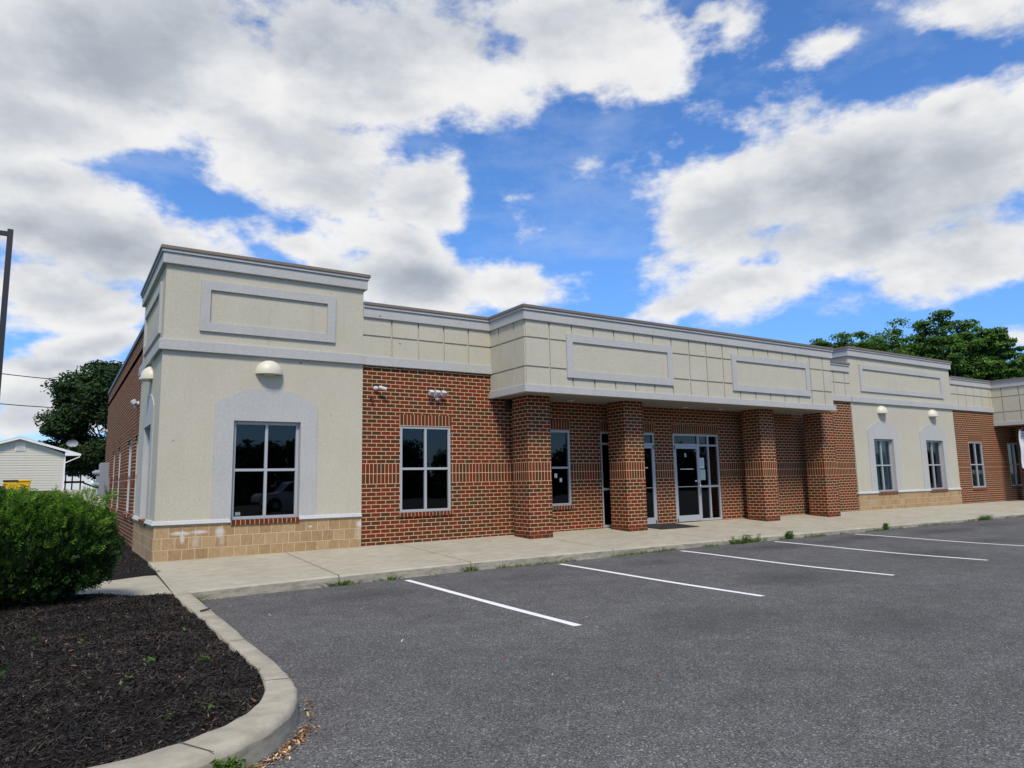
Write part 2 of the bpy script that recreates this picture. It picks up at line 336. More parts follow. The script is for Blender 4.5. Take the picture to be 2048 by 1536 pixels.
M_bark = mat('bark', (.07, .055, .042), .95)
M_weed = rnd_mat('weed_blades', [(0, (.045, .11, .015)), (.6, (.09, .19, .03)), (1, (.20, .24, .06))], transl=.3)
M_mulchc = rnd_mat('mulch_chips', [(0, (.007, .006, .0055)), (.5, (.015, .0125, .011)), (.85, (.034, .027, .022)), (.955, (.070, .054, .042)), (.993, (.12, .08, .05)), (1, (.26, .14, .08))], rough=.75, spec=.3, scale=1.3)
M_litter = rnd_mat('leaf_litter', [(0, (.10, .04, .02)), (.5, (.22, .10, .04)), (.8, (.42, .27, .13)), (1, (.7, .62, .45))], rough=.8)
def mulch_build(k, bs):
    p = objc(k); a = k.noise(p, 40, 5, .7)
    k.l.new(k.ramp(a, [(.3, (.003, .0025, .002)), (.6, (.014, .011, .009)), (.8, (.032, .024, .018))]), bs.inputs['Base Color']); bump(k, bs, a, 1, .02)
M_mulch = mat('mulch_base', rough=.95, spec=.2, build=mulch_build)
def grass_build(k, bs):
    p = objc(k); a = k.noise(p, .25, 5, .6); b = k.noise(p, 14, 5, .7)
    c = k.mix(a, (.045, .085, .022), (.09, .125, .04)); c = k.mix(1, c, k.ramp(b, [(.3, (.6, .6, .6)), (.7, (1.3, 1.3, 1.3))]), 'MULTIPLY')
    k.l.new(c, bs.inputs['Base Color']); bump(k, bs, b, 1, .05)
M_grass = mat('lawn', rough=.95, spec=.2, build=grass_build)
M_siding = mat('vinyl_siding', rough=.6, build=stucco_build((.54, .52, .44), (.60, .58, .50), .1))
M_roof = mat('shingles', (.06, .06, .065), .95)
M_fascia = mat('white_fascia', (.74, .75, .76), .5)
M_yellow = mat('yellow_bin', (.75, .42, .01), .5)
M_wood = mat('brown_deck_wood', (.10, .055, .035), .85)
M_carp = mat('white_car_paint', (.62, .63, .65), .25, 0, .6)
M_carg = mat('dark_car_glass', (.01, .012, .014), .05)
M_tyre = mat('tyre_rubber', (.015, .015, .015), .9)
M_ban = mat('banner_vinyl', rough=.6, build=stucco_build((.60, .60, .62), (.68, .68, .69), .1))

# ------------------------------------------------------------------ mesh builder
class MB:
    def __init__(s): s.v = []; s.f = []; s.uv = []; s.sm = False
    def quad(s, pts, uvs=None):
        i = len(s.v); s.v += [tuple(p) for p in pts]; s.f.append(list(range(i, i+len(pts))))
        s.uv.append(uvs if uvs else [s.auto(p, pts) for p in pts])
    def auto(s, p, pts):
        a, b, c = Vector(pts[0]), Vector(pts[1]), Vector(pts[2]); nn = (b-a).cross(c-a)
        x, y, z = map(abs, nn)
        if z >= x and z >= y: return (p[0], p[1])
        return (p[0], p[2]) if y >= x else (-p[1]+U0, p[2])
    def poly(s, pts): s.quad(pts)
    def face_idx(s, idx):
        pts = [s.v[i] for i in idx]; s.f.append(list(idx)); s.uv.append([s.auto(p, pts) for p in pts])
    def box(s, x0, x1, y0, y1, z0, z1):
        i = len(s.v)
        s.v += [(x0, y0, z0), (x1, y0, z0), (x1, y1, z0), (x0, y1, z0), (x0, y0, z1), (x1, y0, z1), (x1, y1, z1), (x0, y1, z1)]
        for q in ((0, 3, 2, 1), (4, 5, 6, 7), (0, 1, 5, 4), (1, 2, 6, 5), (2, 3, 7, 6), (3, 0, 4, 7)): s.face_idx([i+a for a in q])
        return s
    def tbox(s, T, a0, a1, d0, d1, z0, z1):       # box in a wall frame; d grows into the wall
        p, q = T(a0, d0, z0), T(a1, d1, z1)
        return s.box(min(p[0], q[0]), max(p[0], q[0]), min(p[1], q[1]), max(p[1], q[1]), z0, z1)
    def obox(s, c, ax, ay, az):
        i = len(s.v); c, ax, ay, az = map(Vector, (c, ax, ay, az))
        for sx, sy, sz in ((-1, -1, -1), (1, -1, -1), (1, 1, -1), (-1, 1, -1), (-1, -1, 1), (1, -1, 1), (1, 1, 1), (-1, 1, 1)):
            s.v.append(tuple(c+ax*sx+ay*sy+az*sz))
        for q in ((0, 3, 2, 1), (4, 5, 6, 7), (0, 1, 5, 4), (1, 2, 6, 5), (2, 3, 7, 6), (3, 0, 4, 7)): s.face_idx([i+a for a in q])
        return s
    def tube(s, p0, p1, r0, r1=None, seg=12, cap=True):
        r1 = r0 if r1 is None else r1; p0, p1 = Vector(p0), Vector(p1); d = (p1-p0).normalized()
        a = d.orthogonal().normalized(); b = d.cross(a); i = len(s.v)
        for p, r in ((p0, r0), (p1, r1)):
            for k in range(seg):
                t = 2*math.pi*k/seg; s.v.append(tuple(p+(a*math.cos(t)+b*math.sin(t))*r))
        for k in range(seg):
            k2 = (k+1) % seg; s.face_idx([i+k, i+k2, i+seg+k2, i+seg+k])
        if cap: s.face_idx([i+k for k in range(seg)][::-1]); s.face_idx([i+seg+k for k in range(seg)])
        return s
    def sphere(s, c, rx, ry, rz, nu=16, nv=10, v0=-90, v1=90, u0=0, u1=360):
        i = len(s.v); c = Vector(c)
        for a in range(nv+1):
            ph = R(v0+(v1-v0)*a/nv)
            for b in range(nu+1):
                th = R(u0+(u1-u0)*b/nu); s.v.append((c.x+rx*math.cos(ph)*math.cos(th), c.y+ry*math.cos(ph)*math.sin(th), c.z+rz*math.sin(ph)))
        for a in range(nv):
            for b in range(nu): s.face_idx([i+a*(nu+1)+b, i+a*(nu+1)+b+1, i+(a+1)*(nu+1)+b+1, i+(a+1)*(nu+1)+b])
        return s
    def sweep(s, path, o0, o1, z0, z1):           # mitred band; outward = right of travel
        P = [Vector(p) for p in path]; m = len(P); L = []
        for i in range(m):
            d0 = (P[i]-P[i-1]).normalized() if i else None; d1 = (P[i+1]-P[i]).normalized() if i < m-1 else None
            n0 = Vector((d0.y, -d0.x)) if d0 else None; n1 = Vector((d1.y, -d1.x)) if d1 else None
            if n0 is None: k = n1
            elif n1 is None: k = n0
            else: k = (n0+n1)/(1+n0.dot(n1))
            L.append(k)
        i0 = len(s.v)
        for p, k in zip(P, L):
            a, b = p+k*o0, p+k*o1
            s.v += [(a.x, a.y, z0), (b.x, b.y, z0), (b.x, b.y, z1), (a.x, a.y, z1)]
        for i in range(m-1):
            for q in range(4):
                q2 = (q+1) % 4; s.face_idx([i0+4*i+q, i0+4*i+q2, i0+4*i+4+q2, i0+4*i+4+q])
        s.face_idx([i0, i0+3, i0+2, i0+1]); e = i0+4*(m-1); s.face_idx([e, e+1, e+2, e+3])
        return s
    def wall(s, T, a0, a1, z0, z1, holes=(), depth=.12, d=0., flip=False):
        xs = sorted({a0, a1, *[h[0] for h in holes], *[h[1] for h in holes]}); zs = sorted({z0, z1, *[h[2] for h in holes], *[h[3] for h in holes]})
        xs = [x for x in xs if a0 <= x <= a1]; zs = [z for z in zs if z0 <= z <= z1]
        for i in range(len(xs)-1):
            for j in range(len(zs)-1):
                cx, cz = (xs[i]+xs[i+1])/2, (zs[j]+zs[j+1])/2
                if any(h[0] < cx < h[1] and h[2] < cz < h[3] for h in holes): continue
                s.quad([T(xs[i], d, zs[j]), T(xs[i+1], d, zs[j]), T(xs[i+1], d, zs[j+1]), T(xs[i], d, zs[j+1])])
        for h in holes:
            x0, x1, y0, y1 = h; y0 = max(y0, z0); y1 = min(y1, z1)
            s.quad([T(x0, d, y0), T(x0, d+depth, y0), T(x0, d+depth, y1), T(x0, d, y1)])
            s.quad([T(x1, d, y0), T(x1, d, y1), T(x1, d+depth, y1), T(x1, d+depth, y0)])
            if y1 < z1: s.quad([T(x0, d, y1), T(x0, d+depth, y1), T(x1, d+depth, y1), T(x1, d, y1)])
            if y0 > z0: s.quad([T(x0, d, y0), T(x1, d, y0), T(x1, d+depth, y0), T(x0, d+depth, y0)])
        return s
    def build(s, name, material, parent=None, bevel=0, smooth=False, recalc=False):
        me = bpy.data.meshes.new(name); me.from_pydata(s.v, [], s.f); me.update()
        uvl = me.uv_layers.new(name='UVMap'); flat = [c for f in s.uv for uvc in f for c in uvc]
        uvl.data.foreach_set('uv', flat)
        if recalc:
            bm = bmesh.new(); bm.from_mesh(me); bmesh.ops.remove_doubles(bm, verts=bm.verts, dist=1e-5)
            bmesh.ops.recalc_face_normals(bm, faces=bm.faces); bm.to_mesh(me); bm.free()
        me.materials.append(material)
        o = bpy.data.objects.new(name, me); COL.objects.link(o)
        if parent:
            o.parent = parent
            if parent.parent: pass
            else: o.matrix_parent_inverse = Matrix.Translation(-Vector(parent.location))
        if smooth: me.polygons.foreach_set('use_smooth', [True]*len(me.polygons))
        if bevel:
            b = o.modifiers.new('bevel', 'BEVEL'); b.width = bevel; b.segments = 2; b.limit_method = 'ANGLE'; b.angle_limit = R(50)
        return o
U0 = 0.
def tag(o, label, cat=None, group=None, kind=None):
    if label: o['label'] = label
    if cat: o['category'] = cat
    if group: o['group'] = group
    if kind: o['kind'] = kind
    return o
def thing(name, label, cat, loc=(0, 0, 0), group=None):
    o = bpy.data.objects.new(name, None); COL.objects.link(o); o.location = loc; o.empty_display_size = .2
    return tag(o, label, cat, group)
def struct(o): o['kind'] = 'structure'; return o
def bigmesh(name, verts, faces, material, parent=None, smooth=False):
    me = bpy.data.meshes.new(name); verts = np.asarray(verts, dtype=np.float32); faces = np.asarray(faces, dtype=np.int32); k = faces.shape[1]
    me.vertices.add(len(verts)); me.vertices.foreach_set('co', verts.ravel())
    me.loops.add(faces.size); me.loops.foreach_set('vertex_index', faces.ravel())
    me.polygons.add(len(faces)); me.polygons.foreach_set('loop_start', np.arange(0, faces.size, k, dtype=np.int32)); me.polygons.foreach_set('loop_total', np.full(len(faces), k, dtype=np.int32))
    me.update(); me.validate(); me.materials.append(material)
    o = bpy.data.objects.new(name, me); COL.objects.link(o)
    if parent: o.parent = parent; o.matrix_parent_inverse = Matrix.Translation(-Vector(parent.location))
    if smooth: me.polygons.foreach_set('use_smooth', [True]*len(me.polygons))
    return o
def text_mesh(txt, size, name, material, parent, loc, rot=(R(90), 0, 0), ext=.001):
    cu = bpy.data.curves.new(name, 'FONT'); cu.body = txt; cu.size = size; cu.extrude = ext; cu.align_x = 'CENTER'
    t = bpy.data.objects.new(name+'_tmp', cu); COL.objects.link(t)
    dg = bpy.context.evaluated_depsgraph_get(); dg.update()
    me = bpy.data.meshes.new_from_object(t.evaluated_get(dg)); bpy.data.objects.remove(t)
    me.materials.clear(); me.materials.append(material)
    o = bpy.data.objects.new(name, me); COL.objects.link(o)
    from mathutils import Euler
    me.transform(Matrix.Translation(loc) @ Euler(rot).to_matrix().to_4x4())
    o.parent = parent
    if parent.parent: pass
    else: o.matrix_parent_inverse = Matrix.Translation(-Vector(parent.location))
    return o

# ------------------------------------------------------------------ ground
def interp(x, a, b): return float(np.interp(x, a, b))
def zw(x): return interp(x, [0, 4, 8, 15, 21, 33], [0, .02, .045, .065, .06, .05])           # walk at the wall
def zc(x): return interp(x, [-.1, .22, 2.2, 4.5, 6.8, 9.7, 16.2, 35], [-.15, -.137, -.113, -.09, -.088, -.092, -.115, -.125])
YK = -3.065
def zas(x): return interp(x, [-.1, .22, 2.2, 4.5, 6.8, 9.7, 16.2, 24, 35], [-.285, -.275, -.26, -.232, -.233, -.200, -.215, -.20, -.165])
def za(x, y):
    t = min(max((YK-y)/3.5, 0), 1); t = t*t*(3-2*t)
    return zas(x)*(1-t)-.262*t
def terr(x, y):
    if y < -3.3: return -.6
    if y < -1.2: return -.6+.48*(y+3.3)/2.1
    t = min(max((y-5)/37, 0), 1); t = t*t*(3-2*t)
    return -.12+1.32*t
def grid(xs, ys, zf):
    V = [(x, y, zf(x, y)) for y in ys for x in xs]; nx = len(xs)
    F = [(j*nx+i, j*nx+i+1, (j+1)*nx+i+1, (j+1)*nx+i) for j in range(len(ys)-1) for i in range(nx-1)]
    return V, F
V, F = grid([-900, -300, -100, -40, -15, -8, -3, 0, 20, 60, 120, 300, 900], [-900, -300, -90, -46, -20, -3.3, -1.2, 3, 5, 8, 11, 14, 18, 22, 27, 32, 37, 42, 60, 120, 300, 900], terr)
g_ = struct(bigmesh('ground', V, F, M_grass, smooth=True))
V, F = grid(list(np.arange(-60, 0, 10))+list(np.arange(-1, 40, .5))+[45, 60, 90], list(np.arange(-46, -7, 3))+list(np.arange(-7, -2.8, .25))+[-2.9], za)
struct(bigmesh('parking_lot', V, F, M_asph, smooth=True))
# sidewalk, with slab joints left as real gaps
def zs(x, y):
    t = min(max(y/YK, 0), 1); return zw(x)*(1-t)+zc(x)*t
joints = [-.06, 2.21, 4.48, 7.6, 10.7, 13.8, 16.9, 20, 23.1, 26.2, 29.3, 32.4, 35.5, 38.6, 42]
m = MB(); mf = MB(); mj = MB()
for i in range(len(joints)-1):
    a, b = joints[i]+.007, joints[i+1]-.007; k = max(2, int((b-a)/.8))
    for j in range(k):
        x0, x1 = a+(b-a)*j/k, a+(b-a)*(j+1)/k
        ys = [.05, -1, -2, YK+.03]
        for q in range(3):
            m.quad([(x0, ys[q+1], zs(x0, ys[q+1])), (x1, ys[q+1], zs(x1, ys[q+1])), (x1, ys[q], zs(x1, ys[q])), (x0, ys[q], zs(x0, ys[q]))])
        m.quad([(x0, YK, zc(x0)-.022), (x1, YK, zc(x1)-.022), (x1, YK+.03, zs(x1, YK+.03)), (x0, YK+.03, zs(x0, YK+.03))])
        mf.quad([(x0, YK-.01, -.5), (x1, YK-.01, -.5), (x1, YK, zc(x1)-.022), (x0, YK, zc(x0)-.022)])
    for xx in (a, b):
        m.quad([(xx, .05, -.3), (xx, YK, -.3), (xx, YK, zc(xx)-.022), (xx, .05, zw(xx))])
sw = struct(m.build('sidewalk', M_walk)); mf.build('kerb_face', M_kface, sw)
mj.box(-.06, 42, YK+.004, .04, -.5, -.19); mj.build('joint_filler', M_joint, sw)
# walkway to the left
m = MB()
pts = [(-.075, -1.22), (-.075, -3.30), (-4, -3.40), (-14, -3.5), (-14, -1.9), (-4, -1.75), (-.7, -1.56)]
zz = lambda x, y: -.085 if y > -2.2 else -.135
top = [(x, y, zz(x, y)) for x, y in pts]
m.poly(top[::-1])
for i in range(len(top)):
    a, b = top[i], top[(i+1) % len(top)]; m.quad([a, b, (b[0], b[1], -.5), (a[0], a[1], -.5)])
struct(m.build('walkway', M_walk, recalc=True))

# kerb around the planting island
inner = [(-.09, -3.36), (-.085, -4.45), (-.08, -5.6), (-.085, -6.8), (-.09, -7.9), (-.13, -8.30), (-.20, -8.58), (-.30, -8.80), (-.42, -8.97), (-.56, -9.10), (-.75, -9.215), (-.95, -9.295), (-1.3, -9.36), (-2, -9.40), (-5, -9.42), (-14, -9.45)]
outer = [(.125, -3.1), (.115, -4.45), (.105, -5.6), (.09, -6.8), (.08, -7.9), (.055, -8.35), (0, -8.66), (-.09, -8.92), (-.22, -9.14), (-.38, -9.32), (-.60, -9.48), (-.84, -9.60), (-1.25, -9.68), (-2, -9.72), (-5, -9.74), (-14, -9.77)]
def dense(P, k=6):
    out = []
    for i in range(len(P)-1):
        for j in range(k):
            t = j/k; p0 = P[max(i-1, 0)]; p1 = P[i]; p2 = P[i+1]; p3 = P[min(i+2, len(P)-1)]
            out.append(tuple(.5*((2*p1[q])+(-p0[q]+p2[q])*t+(2*p0[q]-5*p1[q]+4*p2[q]-p3[q])*t*t+(-p0[q]+3*p1[q]-3*p2[q]+p3[q])*t**3) for q in (0, 1)))
    return out+[P[-1]]
di, do = dense(inner), dense(outer)
prof = [(0, -.45), (0, -.012), (.06, 0), (.86, 0), (.97, -.016), (1.0, -.045), (1.12, -.45)]    # fraction inner->outer, height over kerb top
V = []; ktop = -.115
for j, (a, b) in enumerate(zip(di, do)):
    w = .004*math.sin(j*1.7)+.003*math.sin(j*.61)
    for t, h in prof: V.append((a[0]+(b[0]-a[0])*t+w*t, a[1]+(b[1]-a[1])*t+w*t, ktop+h+.003*math.sin(j*.9+t)))
kk = len(prof); F1 = []; F2 = []
for j in range(len(di)-1):
    for q in range(kk-1):
        f = (j*kk+q, (j+1)*kk+q, (j+1)*kk+q+1, j*kk+q+1); (F2 if q in (5,) else F1).append(f)
kb = struct(bigmesh('kerb', V, F1, M_kerb, smooth=True)); bigmesh('kerb_face', V, F2, M_kface, kb, smooth=True)
# kerb joints, thin dark cracks
m = MB()
for idx in (18, 30, 62):
    a, b = Vector(di[idx]), Vector(do[idx]); d = (b-a); t = Vector((-d.y, d.x)).normalized()*.004
    m.quad([(a.x-t.x, a.y-t.y, ktop+.005), (a.x+t.x, a.y+t.y, ktop+.005), (b.x+t.x-.02*d.x, b.y+t.y-.02*d.y, ktop+.004), (b.x-t.x-.02*d.x, b.y-t.y-.02*d.y, ktop+.004)])
m.build('kerb_joint', M_joint, kb)

# painted bay lines
for i, (x, yf) in enumerate([(3.206, -7.59), (6.153, -7.59), (9.15, -7.6), (12.08, -7.6), (15.16, -7.6)]):
    m = MB(); ys = np.linspace(-3.31, yf, 14)
    for j in range(13):
        wv = [.05+.0025*math.sin(5*j+i), .05+.0025*math.sin(5*j+5+i)]
        m.quad([(x-wv[0], ys[j], za(x, ys[j])+.005), (x-wv[1], ys[j+1], za(x, ys[j+1])+.005), (x+wv[1], ys[j+1], za(x, ys[j+1])+.005), (x+wv[0], ys[j], za(x, ys[j])+.005)])
    struct(m.build('parking_line', M_line, recalc=False))

# mulch
rng = np.random.default_rng(3)
def inner_x(y): return np.interp(-y, [-p[1] for p in di if p[0] > -1.3], [p[0] for p in di if p[0] > -1.3])
def mz(x, y):
    e = np.clip((np.where(y > -9.3, np.interp(-y, [-p[1] for p in di[:70]], [p[0] for p in di[:70]]), -1.3)-x)/.8, 0, 1)
    return -.150+.11*e*np.clip((y+9.5)/1.5, .1, 1)+.012*np.sin(x*7+y*3)+.010*np.sin(y*11-x*5)
edge = [p for p in di if p[0] > -13.9]
xs = np.concatenate([np.arange(-14, -3, .5), np.arange(-3, -.05, .08)]); ys = np.concatenate([np.arange(-9.44, -3.32, .08), [-3.32]])
VV = []; 
for y in ys:
    xi = float(np.interp(-y, [-p[1] for p in edge], [p[0] for p in edge]))
    for x in xs:
        x2 = -14+(x+14)*(xi+14)/(xs[-1]+14); VV.append((x2, y, float(mz(np.array(x2), np.array(y)))))
nx = len(xs); F = [(j*nx+i, j*nx+i+1, (j+1)*nx+i+1, (j+1)*nx+i) for j in range(len(ys)-1) for i in range(nx-1)]
struct(bigmesh('mulch_bed', VV, F, M_mulch, smooth=True))
V, F = grid([-1.6, -1.2, -.8, -.4, .0, .03], [-2.1, -1.5]+list(np.arange(-1.2, 17, .5)), lambda x, y: (-.06 if y > -1.3 else -.13-.1*(-1.5-y)) + max(0, terr(0, y)+.12))
struct(bigmesh('mulch_bed', V, F, M_mulch, smooth=True))
def chips(name, P, L, Wd, material, lift=.006, tilt=.35, kind='stuff', label='', cat=''):
    k = len(P); th = rng.uniform(0, 2*np.pi, k); ti = rng.normal(0, tilt, k)
    d = np.stack([np.cos(th)*np.cos(ti), np.sin(th)*np.cos(ti), np.sin(ti)], 1); s = np.stack([-np.sin(th), np.cos(th), rng.normal(0, .45, k)], 1)
    s /= np.linalg.norm(s, axis=1)[:, None]; nrm_ = np.cross(d, s); L = L[:, None]; Wd = Wd[:, None]
    bend = rng.uniform(-.15, .3, k)[:, None]*L
    c = P+np.array([0, 0, 1])*(lift+np.abs(np.sin(ti))*L[:, 0]*.3)[:, None]
    v = np.stack([c-d*L/2-s*Wd/2*.6, c-d*L/2+s*Wd/2*.5, c+s*Wd/2+nrm_*bend*.3, c-s*Wd/2+nrm_*bend*.3, c+d*L/2+s*Wd/2*.4, c+d*L/2-s*Wd/2*.6], 1).reshape(-1, 3)
    b = np.arange(k)[:, None]*6
    f = np.concatenate([b+np.array([[0, 1, 2, 3]]), b+np.array([[3, 2, 4, 5]])])
    o = bigmesh(name, v, f, material); tag(o, label, cat, None, kind); return o
K = 95000
py = rng.uniform(-9.4, -3.33, K); xi = np.interp(-py, [-p[1] for p in edge], [p[0] for p in edge])
px = xi-rng.uniform(0, 1, K)**1.15*4.6-.0
P = np.stack([px, py, mz(px, py)], 1)
Pb = np.stack([rng.uniform(-1.55, 0, 9000), rng.uniform(-1.22, 5, 9000), np.full(9000, -.055)], 1)
P = np.concatenate([P, Pb]); K = len(P)
chips('wood_mulch', P, rng.gamma(3, .0078, K)+.007, rng.uniform(.003, .012, K), M_mulchc, label='dark shredded bark mulch covering the planting beds by the kerb and the side wall', cat='mulch')

# ------------------------------------------------------------------ building
BLD = thing('commercial_building', 'long single storey brick and beige stucco commercial building with raised corner towers', 'building', (0, 0, 0))
X1, X2, X3, X4, X5, X6 = 3.695, 6.779, 17.637, 20.863, 27.60, 30.99
YC, YT, YS = -1.4236, -.035, 3.60
ZT1, ZT2, ZB1, ZB0, ZK1, ZK0 = 5.542, 4.973, 3.853, 3.659, 3.259, 3.100
TF = lambda a, d, z: (a, d, z)                      # front frame: a = x, d = y
TL = lambda a, d, z: (d, a, z)                      # left frame : a = y, d = x
front_open = [(4.536, 5.728, .64, 2.436), (7.80, 8.99, .64, 2.436), (9.94, 11.79, -.1, 2.43), (12.465, 14.26, -.1, 2.43), (28.65, 29.77, .64, 2.436), (31.94, 33.06, .64, 2.436), (36, 37.8, -.1, 2.43)]
side_open = [(3.78, 4.78, .64, 2.436), (5.55, 6.75, .64, 2.436), (9.0, 10.1, .64, 2.436), (11.35, 12.45, .64, 2.436)]
# brick walls
m = MB()
m.wall(TF, X1, X4+.0, -.35, ZB0+.05, [h for h in front_open if h[1] < X4]); m.wall(TF, X5, 42, -.35, ZB0+.05, [h for h in front_open if h[0] > X5])
m.quad([(42, 0, -.35), (42, 16.7, -.35), (42, 16.7, 4.8), (42, 0, 4.8)]); m.quad([(42, 16.7, -.35), (0.03, 16.7, -.35), (.03, 16.7, 4.8), (42, 16.7, 4.8)])
fr_wall = m.build('brick_wall', M_brick, BLD)
m = MB(); m.wall(TL, YS-.05, 16.7, -.35, 4.75, side_open, depth=.12, d=.03)
sd_wall = m.build('brick_wall', M_brick, BLD)
m = MB(); m.box(.03, 42, .3, 16.7, 4.28, 4.40); m.build('roof', M_roof, BLD)
m = MB(); m.sweep([(.03, 16.7), (.03, YS-.02)], -.25, .035, 4.75, 4.86); m.build('roof_edge', M_darkcap, BLD)
# dark interior so the rooms read as rooms
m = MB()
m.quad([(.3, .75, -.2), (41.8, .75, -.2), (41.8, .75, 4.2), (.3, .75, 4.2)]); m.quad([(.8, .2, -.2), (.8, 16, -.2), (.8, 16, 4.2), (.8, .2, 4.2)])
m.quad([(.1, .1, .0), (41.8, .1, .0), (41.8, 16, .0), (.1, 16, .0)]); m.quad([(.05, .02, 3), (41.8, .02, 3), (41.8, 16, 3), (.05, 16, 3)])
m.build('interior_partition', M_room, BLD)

def cornice(path, top, parent, cap=True):
    m = MB(); m.sweep(path, -.30, .115, top-.062, top); m.build('coping', M_cap, parent, bevel=.006)
    m = MB(); m.sweep(path, -.02, .095, top-.115, top-.062); m.build('cornice_lip', M_trim, parent, bevel=.006)
    m = MB(); m.sweep(path, -.02, .068, top-.315, top-.115); m.build('cornice', M_trim, parent, bevel=.008)
def belt(path, z0, z1, parent, name='belt_trim', mt=None, o=.066):
    m = MB(); m.sweep(path, -.02, o, z0, z1); m.build(name, mt or M_trim, parent, bevel=.008)
def signframe(T, a0, a1, z0, z1, parent, d0=0., w=.165):
    m = MB()
    m.tbox(T, a0, a1, d0-.042, d0+.02, z1-w, z1); m.tbox(T, a0, a1, d0-.042, d0+.02, z0, z0+w)
    m.tbox(T, a0, a0+w, d0-.042, d0+.02, z0+w, z1-w); m.tbox(T, a1-w, a1, d0-.042, d0+.02, z0+w, z1-w)
    m.build('panel_frame', M_trim, parent)
def panels(m, T, acuts, zcuts, d=0., gap=.036, dep=.030, ends=(True, True)):
    for i in range(len(acuts)-1):
        a0 = acuts[i]+(gap/2 if i or not ends[0] else 0); a1 = acuts[i+1]-(gap/2 if i < len(acuts)-2 or not ends[1] else 0)
        for j in range(len(zcuts)-1):
            z0 = zcuts[j]+(gap/2 if j else 0); z1 = zcuts[j+1]-(gap/2 if j < len(zcuts)-2 else 0)
            m.tbox(T, a0, a1, d, d+dep+.015, z0, z1)

def window(T, a0, a1, z0, z1, d, parent, name='window', inset=.03, kind='dark', sill=True, head=True, mull=True, wallmat=None):
    f = MB(); w = .055; di_ = d+inset
    f.tbox(T, a0, a0+w, di_, di_+.09, z0, z1); f.tbox(T, a1-w, a1, di_, di_+.09, z0, z1)
    f.tbox(T, a0+w, a1-w, di_, di_+.09, z0, z0+w); f.tbox(T, a0+w, a1-w, di_, di_+.09, z1-w, z1)
    zm = z0+(z1-z0)*.5; am = (a0+a1)/2
    f.tbox(T, a0+w, a1-w, di_+.004, di_+.086, zm-.024, zm+.024)
    if mull:
        f.tbox(T, am-.026, am+.026, di_+.002, di_+.088, z0+w, zm-.024); f.tbox(T, am-.026, am+.026, di_+.002, di_+.088, zm+.024, z1-w)
    wo_ = f.build(name, M_alu, parent, bevel=.003)
    g = MB(); g.quad([T(a0+w-.01, di_+.045, z0+w-.01), T(a1-w+.01, di_+.045, z0+w-.01), T(a1-w+.01, di_+.045, z1-w+.01), T(a0+w-.01, di_+.045, z1-w+.01)])
    g.build('pane', M_glassc if kind in ('curtain', 'half') else M_glass, wo_)
    if kind in ('curtain', 'half', 'blind'):
        c = MB()
        if kind == 'blind':
            z = z0+.03
            while z < z1-.03:
                p = [T(a0+.03, di_+.14, z), T(a1-.03, di_+.14, z), T(a1-.03, di_+.12, z+.045), T(a0+.03, di_+.12, z+.045)]; c.quad(p); z += .05
            c.build('blind', M_blind, wo_)
        else:
            spans = [(a0+.02, a0+.52*(a1-a0)), (a0+.58*(a1-a0), a1-.02)] if kind == 'curtain' else [(a0+.02, a0+.30*(a1-a0)), (a1-.28*(a1-a0), a1-.02)]
            for (b0, b1) in spans:
                k = 26
                for j in range(k):
                    x0, x1 = b0+(b1-b0)*j/k, b0+(b1-b0)*(j+1)/k
                    e0, e1 = .15+.03*math.sin(j*1.25), .15+.03*math.sin((j+1)*1.25)
                    c.quad([T(x0, di_+e0, z0-.05), T(x1, di_+e1, z0-.05), T(x1, di_+e1, z1), T(x0, di_+e0, z1)])
            c.build('curtain', M_curt if kind == 'curtain' else M_curtd, wo_)
    if head:
        h = MB(); h.tbox(T, a0-.02, a1+.02, d-.004, d+.03, z1+.001, z1+.24); h.build('lintel', M_head, wo_)
    if sill:
        s_ = MB(); s_.tbox(T, a0-.01, a1+.01, d-.035, d+.10, z0-.088, z0-.002); s_.build('sill', M_sill, wo_)
    return wo_

